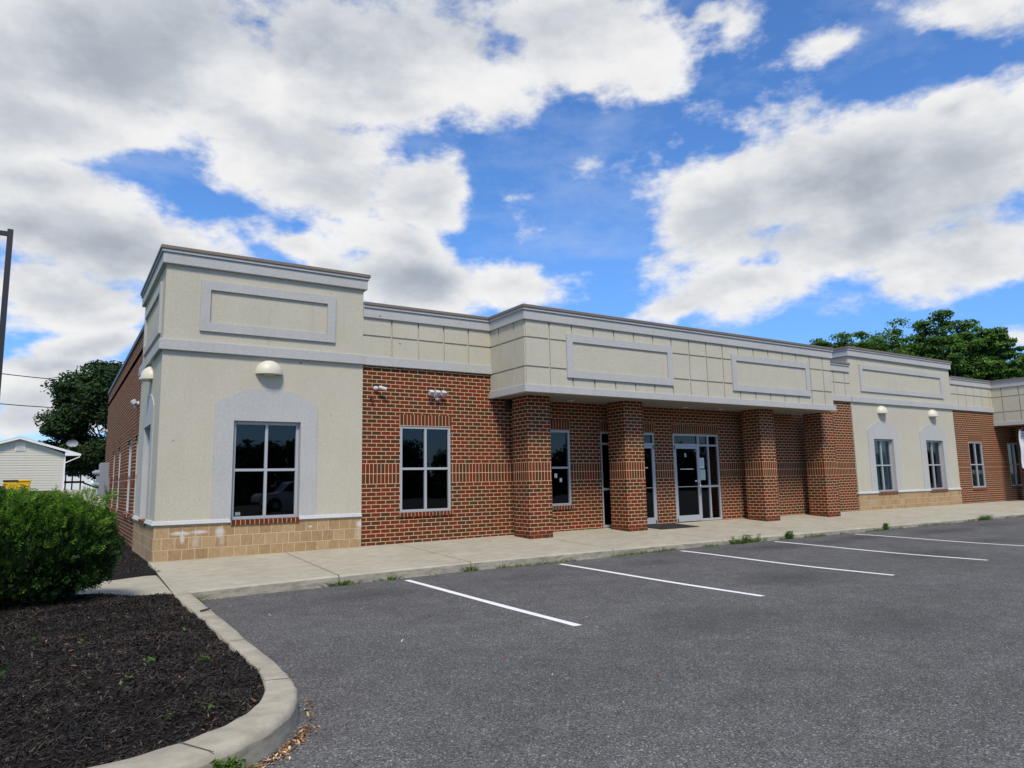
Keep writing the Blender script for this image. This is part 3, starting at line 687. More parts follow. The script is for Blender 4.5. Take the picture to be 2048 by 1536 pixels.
def tower(xa, xb, opens, arches, left_open, frame, left_frame, nm):
    tw = MB()
    tw.wall(TF, xa, xb, .60, ZT1-.05, [(a, b, .555, 2.44) for a, b in opens], depth=.13, d=YT)
    holes = [(a, b, .555, 2.44) for a, b in left_open]
    if xa < 1: tw.wall(TL, YT, YS, .60, ZT1-.05, holes, depth=.13, d=xa)
    else: tw.wall(TL, YT, YS, .3, ZT1-.05, [], d=xa)
    tw.quad([(xb, YT, .3), (xb, YS, .3), (xb, YS, ZT1-.05), (xb, YT, ZT1-.05)]); tw.quad([(xa, YS, 3.5), (xb, YS, 3.5), (xb, YS, ZT1-.05), (xa, YS, ZT1-.05)])
    t = tw.build(nm, M_stucco, BLD)
    path = [(xa, YS+.02), (xa, YT), (xb, YT), (xb, YS)]
    cornice(path, ZT1, t)
    belt([(xa, YS if xa < 1 else .1), (xa, YT), (xb, YT)] if xa < 1 else [(xa, YT), (xb, YT)], ZB0, ZB1, t)
    # tan block base + white water table, interrupted at the sills
    yb = YT-.01
    b = MB(); b.wall(TF, xa-.01, xb, -.35, .605, [(q0-.012, q1+.012, .553, .7) for q0, q1 in opens], depth=.1, d=yb)
    global U0
    U0 = 0
    if xa < 1: b.wall(TL, yb, YS, -.35, .605, [(q0-.012, q1+.012, .553, .7) for q0, q1 in left_open], depth=.1, d=xa-.01)
    else: b.wall(TL, yb, .02, -.35, .605, [], d=xa-.01)
    b.build('block_base', M_block, t)
    cuts = [xa-.0]+[c for o_ in opens for c in (o_[0], o_[1])]+[xb]
    wt = MB()
    for i in range(0, len(cuts), 2):
        if i == 0: path = ([(xa, left_open[0][0]), (xa, YT)] if left_open else [(xa, .02), (xa, YT)])+[(cuts[1], YT)]
        else: path = [(cuts[i], YT), (cuts[i+1], YT)]
        for (z0, z1, o) in ((.60, .632, .045), (.632, .668, .026)): wt.sweep(path, -.02, o, z0, z1)
        wt.build('water_table', M_white, t, bevel=.006); wt = MB()
    if left_open:
        for (z0, z1, o) in ((.60, .632, .045), (.632, .668, .026)): wt.sweep([(xa, YS), (xa, left_open[0][1])], -.02, o, z0, z1)
    if wt.v: wt.build('water_table', M_white, t, bevel=.006)
    def arch(T, l, r, ol, orr, spring, apex, d):
        a = MB(); n_ = 18; w = r-l; c = (l+r)/2; h = apex-spring; rad = (w*w/4+h*h)/(2*h); th = math.asin(w/2/rad)
        top = [(c+rad*math.sin(-th+2*th*i/n_), spring-(rad-h)+rad*math.cos(-th+2*th*i/n_)) for i in range(n_+1)]
        zo = 2.44; zb = .669; q = -.014
        face = [((l, zb), (ol, zb), (ol, zo), (l, zo)), ((orr, zb), (r, zb), (r, zo), (orr, zo)), ((l, zo), (r, zo), (r, spring), (l, spring))]
        for f_ in face: a.quad([T(p[0], d+q, p[1]) for p in f_])
        for i in range(n_):
            a.quad([T(top[i][0], d+q, spring), T(top[i+1][0], d+q, spring), T(top[i+1][0], d+q, top[i+1][1]), T(top[i][0], d+q, top[i][1])])
            a.quad([T(top[i][0], d+q, top[i][1]), T(top[i+1][0], d+q, top[i+1][1]), T(top[i+1][0], d+.01, top[i+1][1]), T(top[i][0], d+.01, top[i][1])])
        for xx in (l, r): a.quad([T(xx, d+q, zb), T(xx, d+.01, zb), T(xx, d+.01, spring), T(xx, d+q, spring)])
        for xx in (ol, orr): a.quad([T(xx, d+q, zb), T(xx, d+.128, zb), T(xx, d+.128, zo), T(xx, d+q, zo)]) if 0 else None
        # reveal lining of the opening
        e = .004
        for (p, s_) in ((ol, 1), (orr, -1)):
            a.quad([T(p+e*s_, d+q, .56), T(p+e*s_, d+.13, .56), T(p+e*s_, d+.13, zo-e), T(p+e*s_, d+q, zo-e)])
        a.quad([T(ol+e, d+q, zo-e), T(ol+e, d+.13, zo-e), T(orr-e, d+.13, zo-e), T(orr-e, d+q, zo-e)])
        a.build('arched_surround', M_trim, t)
    for (l, r, sp, ap), (ol, orr) in zip(arches, opens): arch(TF, l, r, ol, orr, sp, ap, YT)
    for (ol, orr) in left_open:
        c = (ol+orr)/2; arch(TL, c-.94, c+.94, ol, orr, 2.75, 3.06, xa)
    signframe(TF, frame[0], frame[1], 4.055, 5.00, t, YT)
    if left_frame: signframe(TL, left_frame[0], left_frame[1], 4.03, 5.00, t, xa)
    return t
T1 = tower(0, X1, [(1.232, 2.455)], [(.905, 2.775, 2.75, 3.066)], [(1.15, 2.35)], (.584, 3.10), (.38, 3.15), 'corner_tower')
T2 = tower(X4, X5, [(22.0, 23.20), (25.40, 26.61)], [(21.66, 23.54, 2.74, 3.055), (25.01, 26.88, 2.74, 3.055)], [], (21.47, 26.99), None, 'middle_tower')
W1 = window(TF, 1.240, 2.447, .64, 2.434, YT, BLD, inset=.075, head=False, kind='dark')
m = MB(); m.box(1.33, 1.42, YT+.113, YT+.1165, .715, .775); m.build('sticker', mat('sticker_vinyl', (.18, .25, .25), .6), W1)
window(TL, 1.158, 2.342, .64, 2.434, 0, BLD, inset=.09, head=False)
window(TF, 22.008, 23.192, .64, 2.434, YT, BLD, inset=.10, head=False, kind='curtain')
window(TF, 25.408, 26.602, .64, 2.434, YT, BLD, inset=.10, head=False, kind='half')
window(TF, 4.54, 5.724, .64, 2.434, 0, BLD, inset=.012)
W5 = window(TF, 7.804, 8.986, .64, 2.434, 0, BLD, inset=.012, kind='blind')
m = MB(); m.box(8.53, 8.61, .050, .0535, 1.30, 1.40); m.build('notice', M_paper, W5)
m = MB(); m.box(8.68, 8.75, .050, .0535, 1.20, 1.29); m.build('notice', M_paper, W5)
window(TF, 28.654, 29.766, .64, 2.434, 0, BLD, inset=.012, kind='half')
window(TF, 31.944, 33.056, .64, 2.434, 0, BLD, inset=.012)
for a, b, z0, z1 in side_open: window(TL, a+.004, b-.004, z0, z1-.002, .03, BLD, inset=.04)

# parapet sections
GS = .6155
def parapet(xa, xb, cuts, nm='parapet'):
    m = MB(); m.wall(TF, xa, xb, ZB0+.03, ZT2-.05, [], d=.004)
    m.quad([(xa, .3, 4.3), (xb, .3, 4.3), (xb, .3, ZT2-.05), (xa, .3, ZT2-.05)])
    panels(m, TF, [xa]+cuts+[xb], [ZB1-.02, 4.281, ZT2-.30], d=-.026)
    return m.build(nm, M_stucco, BLD)
pa = parapet(X1, X2, [X1+.635+GS*i for i in range(4)]); belt([(X1+.002, 0), (X2-.004, 0)], ZB0, ZB1, pa)
cornice([(X1+.002, 0), (X2-.002, 0)], ZT2, pa)
pb = parapet(X3, X4, [X3+.5+GS*i for i in range(5)]); belt([(X3+.004, 0), (X4-.002, 0)], ZB0, ZB1, pb)
cornice([(X3+.002, 0), (X4-.002, 0)], ZT2, pb)
pc = parapet(X5, X6, [X5+.55+.65*i for i in range(5)]); belt([(X5+.002, 0), (X6-.004, 0)], ZB0, ZB1, pc)
cornice([(X5+.002, 0), (X6-.002, 0)], ZT2, pc)

def canopy(xa, xb, frames, nlights):
    m = MB(); zc_ = [ZK1-.02, 3.651, 4.281, ZT2-.30]
    m.box(xa+.004, xb-.004, YC+.004, .2, ZK0+.04, ZT2-.06)
    cuts = [xa+.615+GS*i for i in range(int((xb-xa-.615)/GS)+1)]; cuts = [c for c in cuts if c < xb-.3]
    panels(m, TF, [xa]+cuts+[xb], zc_, d=YC-.026)
    panels(m, TL, [YC+.004, -1.02, -.40, -.006], zc_, d=xa-.026)
    r = MB()
    mm = m
    for (z0, z1) in ((zc_[0], zc_[1]-.016), (zc_[1]+.016, zc_[2]-.016), (zc_[2]+.016, zc_[3])):
        for (y0, y1) in ((YC+.006, -1.036), (-1.004, -.416), (-.384, -.006)): mm.box(xb-.03, xb+.026, y0, y1, z0, z1)
    cn = m.build('entrance_canopy', M_stucco, BLD)
    cornice([(xa, 0), (xa, YC), (xb, YC), (xb, 0)], ZT2, cn)
    belt([(xa, -.006), (xa, YC), (xb, YC), (xb, -.006)], ZK0, ZK1, cn)
    for a, b in frames:
        f_ = MB(); f_.box(a+.1, b-.1, YC-.034, YC, 3.55, 4.36); f_.build('sign_panel', M_stucco, cn); signframe(TF, a, b, 3.468, 4.437, cn, YC-.026)
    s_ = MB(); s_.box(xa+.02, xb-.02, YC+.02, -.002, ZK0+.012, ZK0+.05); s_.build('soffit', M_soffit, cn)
    for x in nlights:
        d_ = MB(); d_.tube((x, -.38, ZK0+.003), (x, -.38, ZK0+.02), .085, seg=20); d_.build('downlight', M_lens, cn)
    return cn
CN = canopy(X2, X3, [(7.84, 11.076), (13.246, 16.535)], [8.75, 12.6, 14.0])
CN2 = canopy(X6, 41.85, [(32.05, 35.2), (37.4, 40.6)], [33.2, 36.9])
# brick pillars
def pillar(x, y0=-.884, w=.605, dpt=.62):
    m = MB(); z0, z1 = -.25, ZK0+.02
    x1, y1 = x+w, y0+dpt
    m.quad([(x, y0, z0), (x1, y0, z0), (x1, y0, z1), (x, y0, z1)], [(0, z0), (w, z0), (w, z1), (0, z1)])
    m.quad([(x, y1, z0), (x, y0, z0), (x, y0, z1), (x, y1, z1)], [(-dpt, z0), (0, z0), (0, z1), (-dpt, z1)])
    m.quad([(x1, y0, z0), (x1, y1, z0), (x1, y1, z1), (x1, y0, z1)], [(w, z0), (w+dpt, z0), (w+dpt, z1), (w, z1)])
    m.quad([(x1, y1, z0), (x, y1, z0), (x, y1, z1), (x1, y1, z1)], [(w+dpt, z0), (2*w+dpt, z0), (2*w+dpt, z1), (w+dpt, z1)])
    return m.build('brick_pillar', M_brickp, BLD, recalc=True, bevel=.006)
for x in (7.165, 9.97, 14.985, 17.828): pillar(x)
for x in (32.25, 35.05, 38.9, 41.1): pillar(x)

# storefronts
def storefront(a0, a1, door_left, letters, papers):
    z0, z1 = zw(a0)+.012, 2.428; w = .052; f = MB()
    dw = .90; d0, d1 = .012, .10
    if door_left: dl, dr = a0+w, a0+w+dw-.0; sl0, sl1 = dr+w, a1-w
    else: dl, dr = a1-w-dw, a1-w; sl0, sl1 = a0+w, dl-w
    zt = 2.10; zmid = 1.0
    f.box(a0, a0+w, d0, d1, z0, z1); f.box(a1-w, a1, d0, d1, z0, z1); f.box(a0+w, a1-w, d0, d1, z1-w, z1)
    mx0 = dr if door_left else sl1; f.box(mx0, mx0+w, d0, d1, z0, z1-w)
    f.box(dl, dr, d0+.003, d1, zt, zt+.06); f.box(sl0, sl1, d0+.003, d1, zt, zt+.05)
    sm = (sl0+sl1)/2
    f.box(sm-.025, sm+.025, d0+.002, d1, z0+.06, zt); f.box(sm-.025, sm+.025, d0+.002, d1, zt+.05, z1-w)
    f.box(sl0, sm-.025, d0+.004, d1, zmid-.03, zmid+.025); f.box(sm+.025, sl1, d0+.004, d1, zmid-.03, zmid+.025)
    f.box(sl0, sl1, d0+.003, d1, z0, z0+.06)
    sf = f.build('storefront', M_alu, BLD, bevel=.003)
    g = MB()
    g.quad([(sl0, .055, z0+.05), (sl1, .055, z0+.05), (sl1, .055, z1-.04), (sl0, .055, z1-.04)]); g.quad([(dl, .055, zt+.05), (dr, .055, zt+.05), (dr, .055, z1-.04), (dl, .055, z1-.04)])
    g.build('pane', M_glass, sf)
    d = MB(); s_ = .055; zb = z0+.01
    d.box(dl+.004, dl+s_, d0-.004, d0+.04, zb, zt-.004); d.box(dr-s_, dr-.004, d0-.004, d0+.04, zb, zt-.004)
    d.box(dl+s_, dr-s_, d0-.004, d0+.04, zt-.075, zt-.004); d.box(dl+s_, dr-s_, d0-.004, d0+.04, zb, zb+.16)
    d.box(dl+s_, dr-s_, d0+.008, d0+.03, zmid-.008, zmid+.010)
    D_ = d.build('door', M_alu, BLD, bevel=.003)
    g = MB(); g.quad([(dl+s_-.01, .035, zb+.15), (dr-s_+.01, .035, zb+.15), (dr-s_+.01, .035, zt-.07), (dl+s_-.01, .035, zt-.07)]); g.build('pane', M_glass, D_)
    hx = dr-.03 if door_left else dl+.03; h = MB()
    h.tube((hx, d0-.05, .80), (hx, d0-.05, 1.10), .012); h.tube((hx, d0-.05, .82), (hx, d0, .82), .009); h.tube((hx, d0-.05, 1.08), (hx, d0, 1.08), .009)
    h.build('handle', M_steel, D_, smooth=True)
    hg = MB(); hxx = dl if door_left else dr
    hg.tube((hxx, d0-.012, zt-.09), (hxx, d0-.012, zt-.0), .013); hg.build('hinge', M_blk, D_); hg = MB(); hg.tube((hxx, d0-.012, zb+.0), (hxx, d0-.012, zb+.09), .013); hg.build('hinge', M_blk, D_)
    b = MB(); z = z0+.05
    while z < zt: b.quad([(dl+.05, .16, z), (dr-.05, .16, z), (dr-.05, .14, z+.045), (dl+.05, .14, z+.045)]); z += .05
    b.build('blind', M_blind, D_)
    return sf, D_, dl, dr
sfB, DB, dl, dr = storefront(12.469, 14.256, True, True, True)
text_mesh('B', .15, 'lettering', M_letter, DB, ((dl+dr)/2-.03, .029, 1.80))
m = MB(); x = dl+.20
for wd in (.045, 0, .035, .05, 0, .05, .06, .045, .06, .05, .04):       # the unreadable name line
    if wd: m.box(x, x+wd, .0285, .0315, 1.462, 1.486); x += wd+.004
    else: x += .018
m.build('lettering', M_letter, DB)
m = MB(); m.box(dr-.15, dr-.075, .0285, .0315, 1.13, 1.165); m.build('sticker', M_letter, DB)
m = MB(); m.tube((dr-.085, .0285, 1.975), (dr-.085, .0315, 1.975), .014); m.build('door_sensor', M_letter, DB)
m = MB(); m.box(13.46, 13.68, .049, .0525, 1.49, 1.78); m.build('notice', M_paper, sfB)
m = MB(); m.box(13.46, 13.71, .049, .0525, 1.17, 1.46); m.build('notice', mat('green_paper', (.40, .55, .47), .8), sfB)
m = MB()
for i in range(7): m.box(13.53, 13.64, .0455, .0485, 1.73-.027*i, 1.737-.027*i)
m.build('notice_print', M_ink, sfB)
sfA, DA, dla, dra = storefront(9.944, 11.786, False, False, False)
m = MB(); x = dra-.36
for wd in (.05, .045, .05): m.box(x, x+wd, .0285, .0315, 1.50, 1.535); x += wd+.008
m.box(dra-.42, dra-.33, .0285, .0315, 1.44, 1.455); m.build('lettering', M_letter, DA)
for a in ((12.469, 14.256), (9.944, 11.786)):
    m = MB(); m.tbox(TF, a[0]-.02, a[1]+.02, -.004, .03, 2.441, 2.68); m.build('lintel', M_head, BLD)

# ------------------------------------------------------------------ fittings on the walls (things of their own)
def half_lamp(loc, label, rotz=0):
    t = thing('wall_lamp', label, 'wall lamp', loc, 'half dome wall lamps over the arched windows'); t.rotation_euler = (0, 0, 0)
    m = MB(); m.sphere((0, 0, 0),   .25, .20, .235, 24, 10, 0, 90, 180, 360)
    V = m.v
    def place(mb):
        c, s_ = math.cos(rotz), math.sin(rotz)
        mb.v = [(loc[0]+x*c-y*s_, loc[1]+x*s_+y*c, loc[2]+z) for x, y, z in mb.v]; return mb
    place(m).build('shade', M_lamp, t, smooth=True)
    r_ = MB(); k = 24
    for i in range(k):
        a, b = math.pi+math.pi*i/k, math.pi+math.pi*(i+1)/k
        p = [(.252*math.cos(a), .217*math.sin(a)), (.252*math.cos(b), .217*math.sin(b)), (.2*math.cos(b), .165*math.sin(b)), (.2*math.cos(a), .165*math.sin(a))]
        r_.quad([(p[0][0], p[0][1], -.035), (p[1][0], p[1][1], -.035), (p[1][0], p[1][1], .002), (p[0][0], p[0][1], .002)])
        r_.quad([(p[0][0], p[0][1], -.035), (p[3][0], p[3][1], -.035), (p[2][0], p[2][1], -.035), (p[1][0], p[1][1], -.035)])
    place(r_).build('rim', M_lamp, t)
    l_ = MB(); l_.box(-.19, .19, -.14, -.01, -.03, -.01); place(l_).build('lens', M_lens, t)
    b = MB(); b.box(-.10, .10, -.03, .002, -.06, .16); place(b).build('back_plate', M_lamp, t)
    return t
half_lamp((1.835, YT, 3.365), 'cream half dome lamp over the large front window of the near corner tower')
half_lamp((0, 1.56, 3.355), 'cream half dome lamp on the shadowed side face of the corner tower', -math.pi/2)
half_lamp((22.62, YT, 3.365), 'cream half dome lamp over the curtained window of the far tower')
half_lamp((26.02, YT, 3.365), 'cream half dome lamp over the dark right hand window of the far tower')

def floodlight(loc, label, T='F', heads=3):
    t = thing('floodlight', label, 'floodlight', loc, 'motion sensor floodlights on the brick walls'); x, y, z = loc
    def P(a, d, h): return (x+a, y-d, z+h) if T == 'F' else (x-d, y-a, z+h)
    m = MB(); m.tube(P(0, 0, 0), P(0, .035, 0), .06); m.tube(P(0, .03, 0), P(0, .08, -.02), .03); m.build('bracket', M_wht, t)
    for i in range(heads):
        a = (i-(heads-1)/2)*.145
        h = MB(); c = Vector(P(a, .11, .03)); ax = Vector(P(.05, 0, 0))-Vector(P(0, 0, 0)); dz = Vector(P(0, .04, -.028))-Vector(P(0, 0, 0)); up = Vector((0, 0, 1)); 
        up = (Vector(P(0, .028, .04))-Vector(P(0, 0, 0))); h.obox(c, ax, dz, up*1.0); hh = h.build('lamp_head', M_wht, t, bevel=.008)
        l = MB(); l.obox(c+dz*1.03, ax*.85, dz*.04, up*.8); l.build('lens', M_alud, hh)
    s_ = MB(); s_.sphere(P(.01, .06, -.09), .042, .042, .042); s_.tube(P(0, .03, -.02), P(.01, .05, -.08), .018); s_.build('sensor', M_wht, t, smooth=True)
floodlight((5.36, 0, 3.12), 'white triple head floodlight on the brick above the first brick wall window')
floodlight((.03, 4.3, 3.14), 'white floodlight on the side brick wall just behind the corner tower', 'L', 2)
floodlight((.03, 16.3, 3.35), 'white floodlight at the far end of the side brick wall', 'L', 2)
t = thing('security_camera', 'white bullet security camera with round base on the brick beside the corner tower', 'camera', (3.98, 0, 3.19))
m = MB(); m.tube((3.98, 0, 3.19), (3.98, -.03, 3.19), .045); m.sphere((3.99, -.05, 3.19), .038, .038, .038); m.build('mount', M_wht, t, smooth=True)
m = MB(); m.tube((4.02, -.10, 3.205), (4.17, -.15, 3.165), .036); m.build('camera_barrel', M_wht, t)
m = MB(); m.tube((4.17, -.15, 3.165), (4.176, -.152, 3.1635), .03); m.build('lens', M_blk, t)
t = thing('wall_bracket', 'small black bracket on the brick below the white bullet camera', 'bracket', (3.90, 0, 2.96))
m = MB(); m.box(3.865, 3.935, -.05, .0, 2.97, 3.0); m.build('plate', M_blk, t); m = MB(); m.tube((3.905, -.04, 2.98), (3.905, -.06, 2.91), .02); m.build('socket', M_blk, t)
t = thing('loudspeaker', 'small black box hung under the canopy corner behind the first pillar', 'speaker', (7.2, 0, 2.96))
m = MB(); m.box(7.12, 7.30, -.16, -.02, 2.88, 3.04); m.build('cabinet', M_blk, t, bevel=.008); m = MB(); m.box(7.19, 7.23, -.02, .0, 2.93, 2.98); m.build('bracket', M_blk, t)

t = thing('electrical_cabinet', 'grey electrical cabinet with round meters on the side wall behind the bush', 'electrical box', (.03, 13.2, 1.2))
m = MB(); m.box(-.24, .028, 13.7, 14.7, 1.0, 2.11); m.build('cabinet', M_grey, t, bevel=.015)
m = MB(); m.box(-.10, .028, 13.2, 13.55, 1.12, 1.60); m.build('small_cabinet', M_grey, t, bevel=.01)
for z in (1.78, 1.38):
    m = MB(); m.tube((-.24, 14.1, z), (-.38, 14.1, z), .10, seg=20); m.tube((-.38, 14.1, z), (-.45, 14.1, z), .075, .055, seg=20); m.build('meter', M_grey, t)
m = MB(); m.box(-.33, -.24, 14.04, 14.16, 1.48, 1.68); m.tube((-.05, 13.8, -.2), (-.05, 13.8, 1.1), .035); m.build('conduit', M_grey, t)

t = MB(); t.box(10.95, 12.25, -.72, -.05, zw(11.5)-.028, zw(11.5)-.008)
m = MB(); z_ = lambda x, y: zs(x, y)+.012
m.quad([(10.95, -.95, z_(10.95, -.95)), (12.28, -.95, z_(12.28, -.95)), (12.28, -.06, z_(12.28, -.06)), (10.95, -.06, z_(10.95, -.06))])
m.quad([(10.95, -.95, z_(10.95, -.95)-.012), (12.28, -.95, z_(12.28, -.95)-.012), (12.28, -.95, z_(12.28, -.95)), (10.95, -.95, z_(10.95, -.95))]); m.quad([(12.28, -.95, z_(12.28, -.95)-.012), (12.28, -.06, z_(12.28, -.06)-.012), (12.28, -.06, z_(12.28, -.06)), (12.28, -.95, z_(12.28, -.95))])
tag(m.build('doormat', M_mat), 'black rubber doormat on the sidewalk in front of the left glass door', 'doormat')

# banner at the far entrance
t = thing('banner', 'white vinyl banner with a dark round emblem hung across the far entrance', 'banner', (31.0, -.92, 2.86))
m = MB(); nx_, nz_ = 24, 14
for i in range(nx_):
    for j in range(nz_):
        def pt(a, b):
            x = 30.83+.0*b+a*3.1; z = 2.86-b*1.5-.04*math.sin(a*3.14); y = -.93+.035*math.sin(a*16+b*4)*(.3+b*.4)+.02*math.sin(b*9+a*5); return (x-.08*b*(1-a), y, z)
        a0, a1, b0, b1 = i/nx_, (i+1)/nx_, j/nz_, (j+1)/nz_
        m.quad([pt(a0, b1), pt(a1, b1), pt(a1, b0), pt(a0, b0)])
m.build('sheet', M_ban, t, smooth=True)
m = MB(); m.tube((31.02, -.975, 2.70), (31.02, -.98, 2.70), .075, seg=24); m.build('emblem', mat('emblem_navy', (.025, .02, .05), .5), t)
m = MB(); m.box(30.97, 31.07, -.985, -.981, 2.69, 2.71); m.build('emblem_bar', M_letter, t)
text_mesh('E', .22, 'lettering', M_ink, t, (31.27, -.99, 1.74)); text_mesh('C', .22, 'lettering', M_ink, t, (31.26, -.99, 1.46))
m = MB(); m.tube((30.86, -.93, 2.86), (31.6, -.95, 3.10), .006); m.tube((33.93, -.93, 2.86), (34.2, -.88, 3.05), .006); m.build('rope', M_wht, t)

# ------------------------------------------------------------------ vegetation
def leafquads(P, Nn, size, seed, aspect=.55, jitter=.6):
    r_ = np.random.default_rng(seed); k = len(P); Nn = Nn+r_.normal(0, jitter, (k, 3)); Nn /= np.linalg.norm(Nn, axis=1)[:, None]
    a = np.cross(Nn, r_.normal(0, 1, (k, 3))); a /= np.linalg.norm(a, axis=1)[:, None]; b = np.cross(Nn, a)
    s = (size*r_.uniform(.6, 1.3, k))[:, None]
    v = np.stack([P-a*s/2, P+b*s*aspect/2, P+a*s/2, P-b*s*aspect/2], 1).reshape(-1, 3)
    return v, (np.arange(k)[:, None]*4+np.arange(4)[None])
def tree(name, label, cat, base, height, rx, ry, crown_lo, nb, nl, leaf, seed, lm, group=None, blob=.2, flat=.6, drop=.0):
    r_ = np.random.default_rng(seed); x, y, z = base
    t = thing(name, label, cat, base, group)
    cz = z+(crown_lo+height)/2; hz = (height-crown_lo)/2
    u = r_.normal(0, 1, (nb*3, 3)); u /= np.linalg.norm(u, axis=1)[:, None]
    lump = .94+.14*np.sin(u[:, 0]*5+seed)*np.sin(u[:, 1]*4+seed*2)+.10*np.sin(u[:, 2]*7+seed)
    rad = r_.uniform(.40, 1, nb*3)**.5*lump; c = u*np.minimum(rad, 1.02)[:, None]*np.array([rx*(1-blob*.5), ry*(1-blob*.5), hz-rx*blob*flat*.4])
    c = c[c[:, 2] > -hz*.85][:nb]+np.array([x, y, cz])
    br = rx*blob*r_.uniform(.6, 1.35, len(c))
    k = nl//len(c); P = []; NN = []
    for ci, b_ in zip(c, br):
        d = r_.normal(0, 1, (k, 3)); d /= np.linalg.norm(d, axis=1)[:, None]
        d[:, 2] = np.where(r_.random(k) < .55, np.abs(d[:, 2]), d[:, 2])
        q = r_.uniform(.45, 1, k)[:, None]; P.append(ci+d*q*np.array([b_, b_, b_*flat])); NN.append(d*.6+np.array([0, 0, .8]))
    v, f = leafquads(np.concatenate(P), np.concatenate(NN), leaf, seed)
    bigmesh('crown', v, f, lm, t)
    m = MB(); tr = height*.022
    m.tube((x, y, z-.4), (x+.1, y, z+crown_lo+.8), tr, tr*.75, 10, False); m.tube((x+.1, y, z+crown_lo+.8), (x+.15, y, z+height*.8), tr*.75, tr*.2, 8, False)
    for ci in c[::max(1, len(c)//26)]:
        h0 = z+crown_lo*.7+(ci[2]-z-crown_lo*.7)*.45*random.random(); p0 = Vector((x+.1, y, h0)); mid = p0.lerp(Vector(ci), .5)+Vector((0, 0, .25*rx*.3))
        m.tube(p0, mid, tr*.35, tr*.22, 6, False); m.tube(mid, ci, tr*.22, tr*.07, 6, False)
    m.build('trunk', M_bark, t); return t
def atdir(az, D): return (C.x+D*math.sin(R(az)), C.y+D*math.cos(R(az)))
x, y = atdir(3.1, 60)
tree('maple_tree', 'large dark green broadleaf tree beyond the left end of the brick side wall', 'tree', (x, y, 1.1), 10.4, 4.9, 4.6, .0, 230, 110000, .26, 11, M_leafL, blob=.24)
right = [  # az, D, top elevation, radius
    (56.3, 73, 10.1, 1.7, 'small leftmost crown showing above the roof just left of the gap in the coping'),
    (57.5, 72, 10.9, 2.3, 'rounded crown rising over the right end of the canopy coping'),
    (59.2, 71, 10.9, 2.4, 'rounded crown over the notch between the canopy and the far tower'),
    (60.9, 73, 10.85, 2.6, 'crown above the left end of the far tower coping'),
    (62.4, 70, 10.8, 2.5, 'crown above the middle of the far tower coping, left of the tallest'),
    (63.5, 71, 11.35, 2.2, 'tallest crown with open tiered branches above the far tower'),
    (64.7, 69, 11.25, 2.1, 'second tallest crown just right of the tallest one'),
    (66.0, 72, 10.5, 2.2, 'crown above the right end of the far tower coping'),
    (67.2, 70, 10.6, 1.9, 'upright crown with a flat top behind the low parapet right of the far tower'),
    (68.15, 70, 9.95, 1.2, 'narrow crown ending the row before the strip of open sky'),
    (70.0, 74, 8.3, 2.6, 'lower crown cut by the right picture edge'),
    (61.5, 84, 10.3, 6.0, 'broad darker tree filling the gaps behind the row over the far tower'),
    (66.4, 84, 9.6, 5.0, 'broad darker tree set back behind the low parapet right of the far tower'),
    (57.8, 84, 10.4, 3.8, 'darker tree set back behind the canopy end')]
for i, (az, D, el, rd, lb) in enumerate(right):
    x, y = atdir(az, D); h = 1.24+D*math.tan(R(el))
    tree('broadleaf_tree', lb, 'tree', (x, y, 0), h, rd, max(rd, 2.2), 2.5, 130, 19000, .27, 20+i, M_leafR, 'trees behind the building', blob=.36 if rd < 3 else .25, flat=.5)
# trees and a parked car across the lot, which the windows mirror
PP = []; NN = []; r_ = np.random.default_rng(61)
for x in np.arange(-30, 140, 4.2):
    h = r_.uniform(4.6, 7.8); y = -60+r_.uniform(-4, 4)
    for q in range(26):
        c = np.array([x+r_.normal(0, 2.0), y+r_.normal(0, 1.6), -.6+h*r_.uniform(.03, .9)]); d = r_.normal(0, 1, (150, 3)); d /= np.linalg.norm(d, axis=1)[:, None]
        PP.append(c+d*r_.uniform(.4, 1, (150, 1))*1.35); NN.append(d*.6+np.array([0, 0, .8]))
v, f = leafquads(np.concatenate(PP), np.concatenate(NN), .7, 8)
tag(bigmesh('distant_trees', v, f, M_leafB), 'line of broadleaf trees across the lot, mirrored dark in the window glass', 'trees', None, 'stuff')

# yew bush
t = thing('yew_bush', 'rounded dark green yew bush with bright tips at the left picture edge', 'bush', (-1.95, -3.6, -.12))
r_ = np.random.default_rng(5)
ell = [(-1.90, -3.45, .50, .98, .85, .60), (-2.5, -3.5, .54, 1.0, .8, .63), (-1.42, -3.5, .55, .64, .62, .54), (-2.1, -3.5, .68, .8, .7, .53), (-3.2, -3.4, .50, .9, .8, .63)]
P = []; Nn = []
for (cx, cy, cz, a, b, c) in ell:
    k = 8000; u = r_.normal(0, 1, (k, 3)); u /= np.linalg.norm(u, axis=1)[:, None]
    lump = 1+.07*np.sin(u[:, 0]*9+cx)*np.sin(u[:, 1]*8)+.05*np.sin(u[:, 2]*11+cx*3)+.075*np.sin(u[:, 0]*21+cx)*np.sin(u[:, 2]*17+u[:, 1]*9)
    rad = (1-r_.exponential(.075, k))*lump+r_.normal(0, .02, k)
    p = u*rad[:, None]*np.array([a, b, c])+np.array([cx, cy, cz])
    ins = np.zeros(k, bool)
    for (ex, ey, ez, ea, eb, ec) in ell:
        if (ex, ey) != (cx, cy): ins |= (((p-np.array([ex, ey, ez]))/np.array([ea, eb, ec]))**2).sum(1) < .62
    ok = (~ins) & (p[:, 2] > -.10); P.append(p[ok]); Nn.append(u[ok])
P = np.concatenate(P); Nn = np.concatenate(Nn); k = len(P)
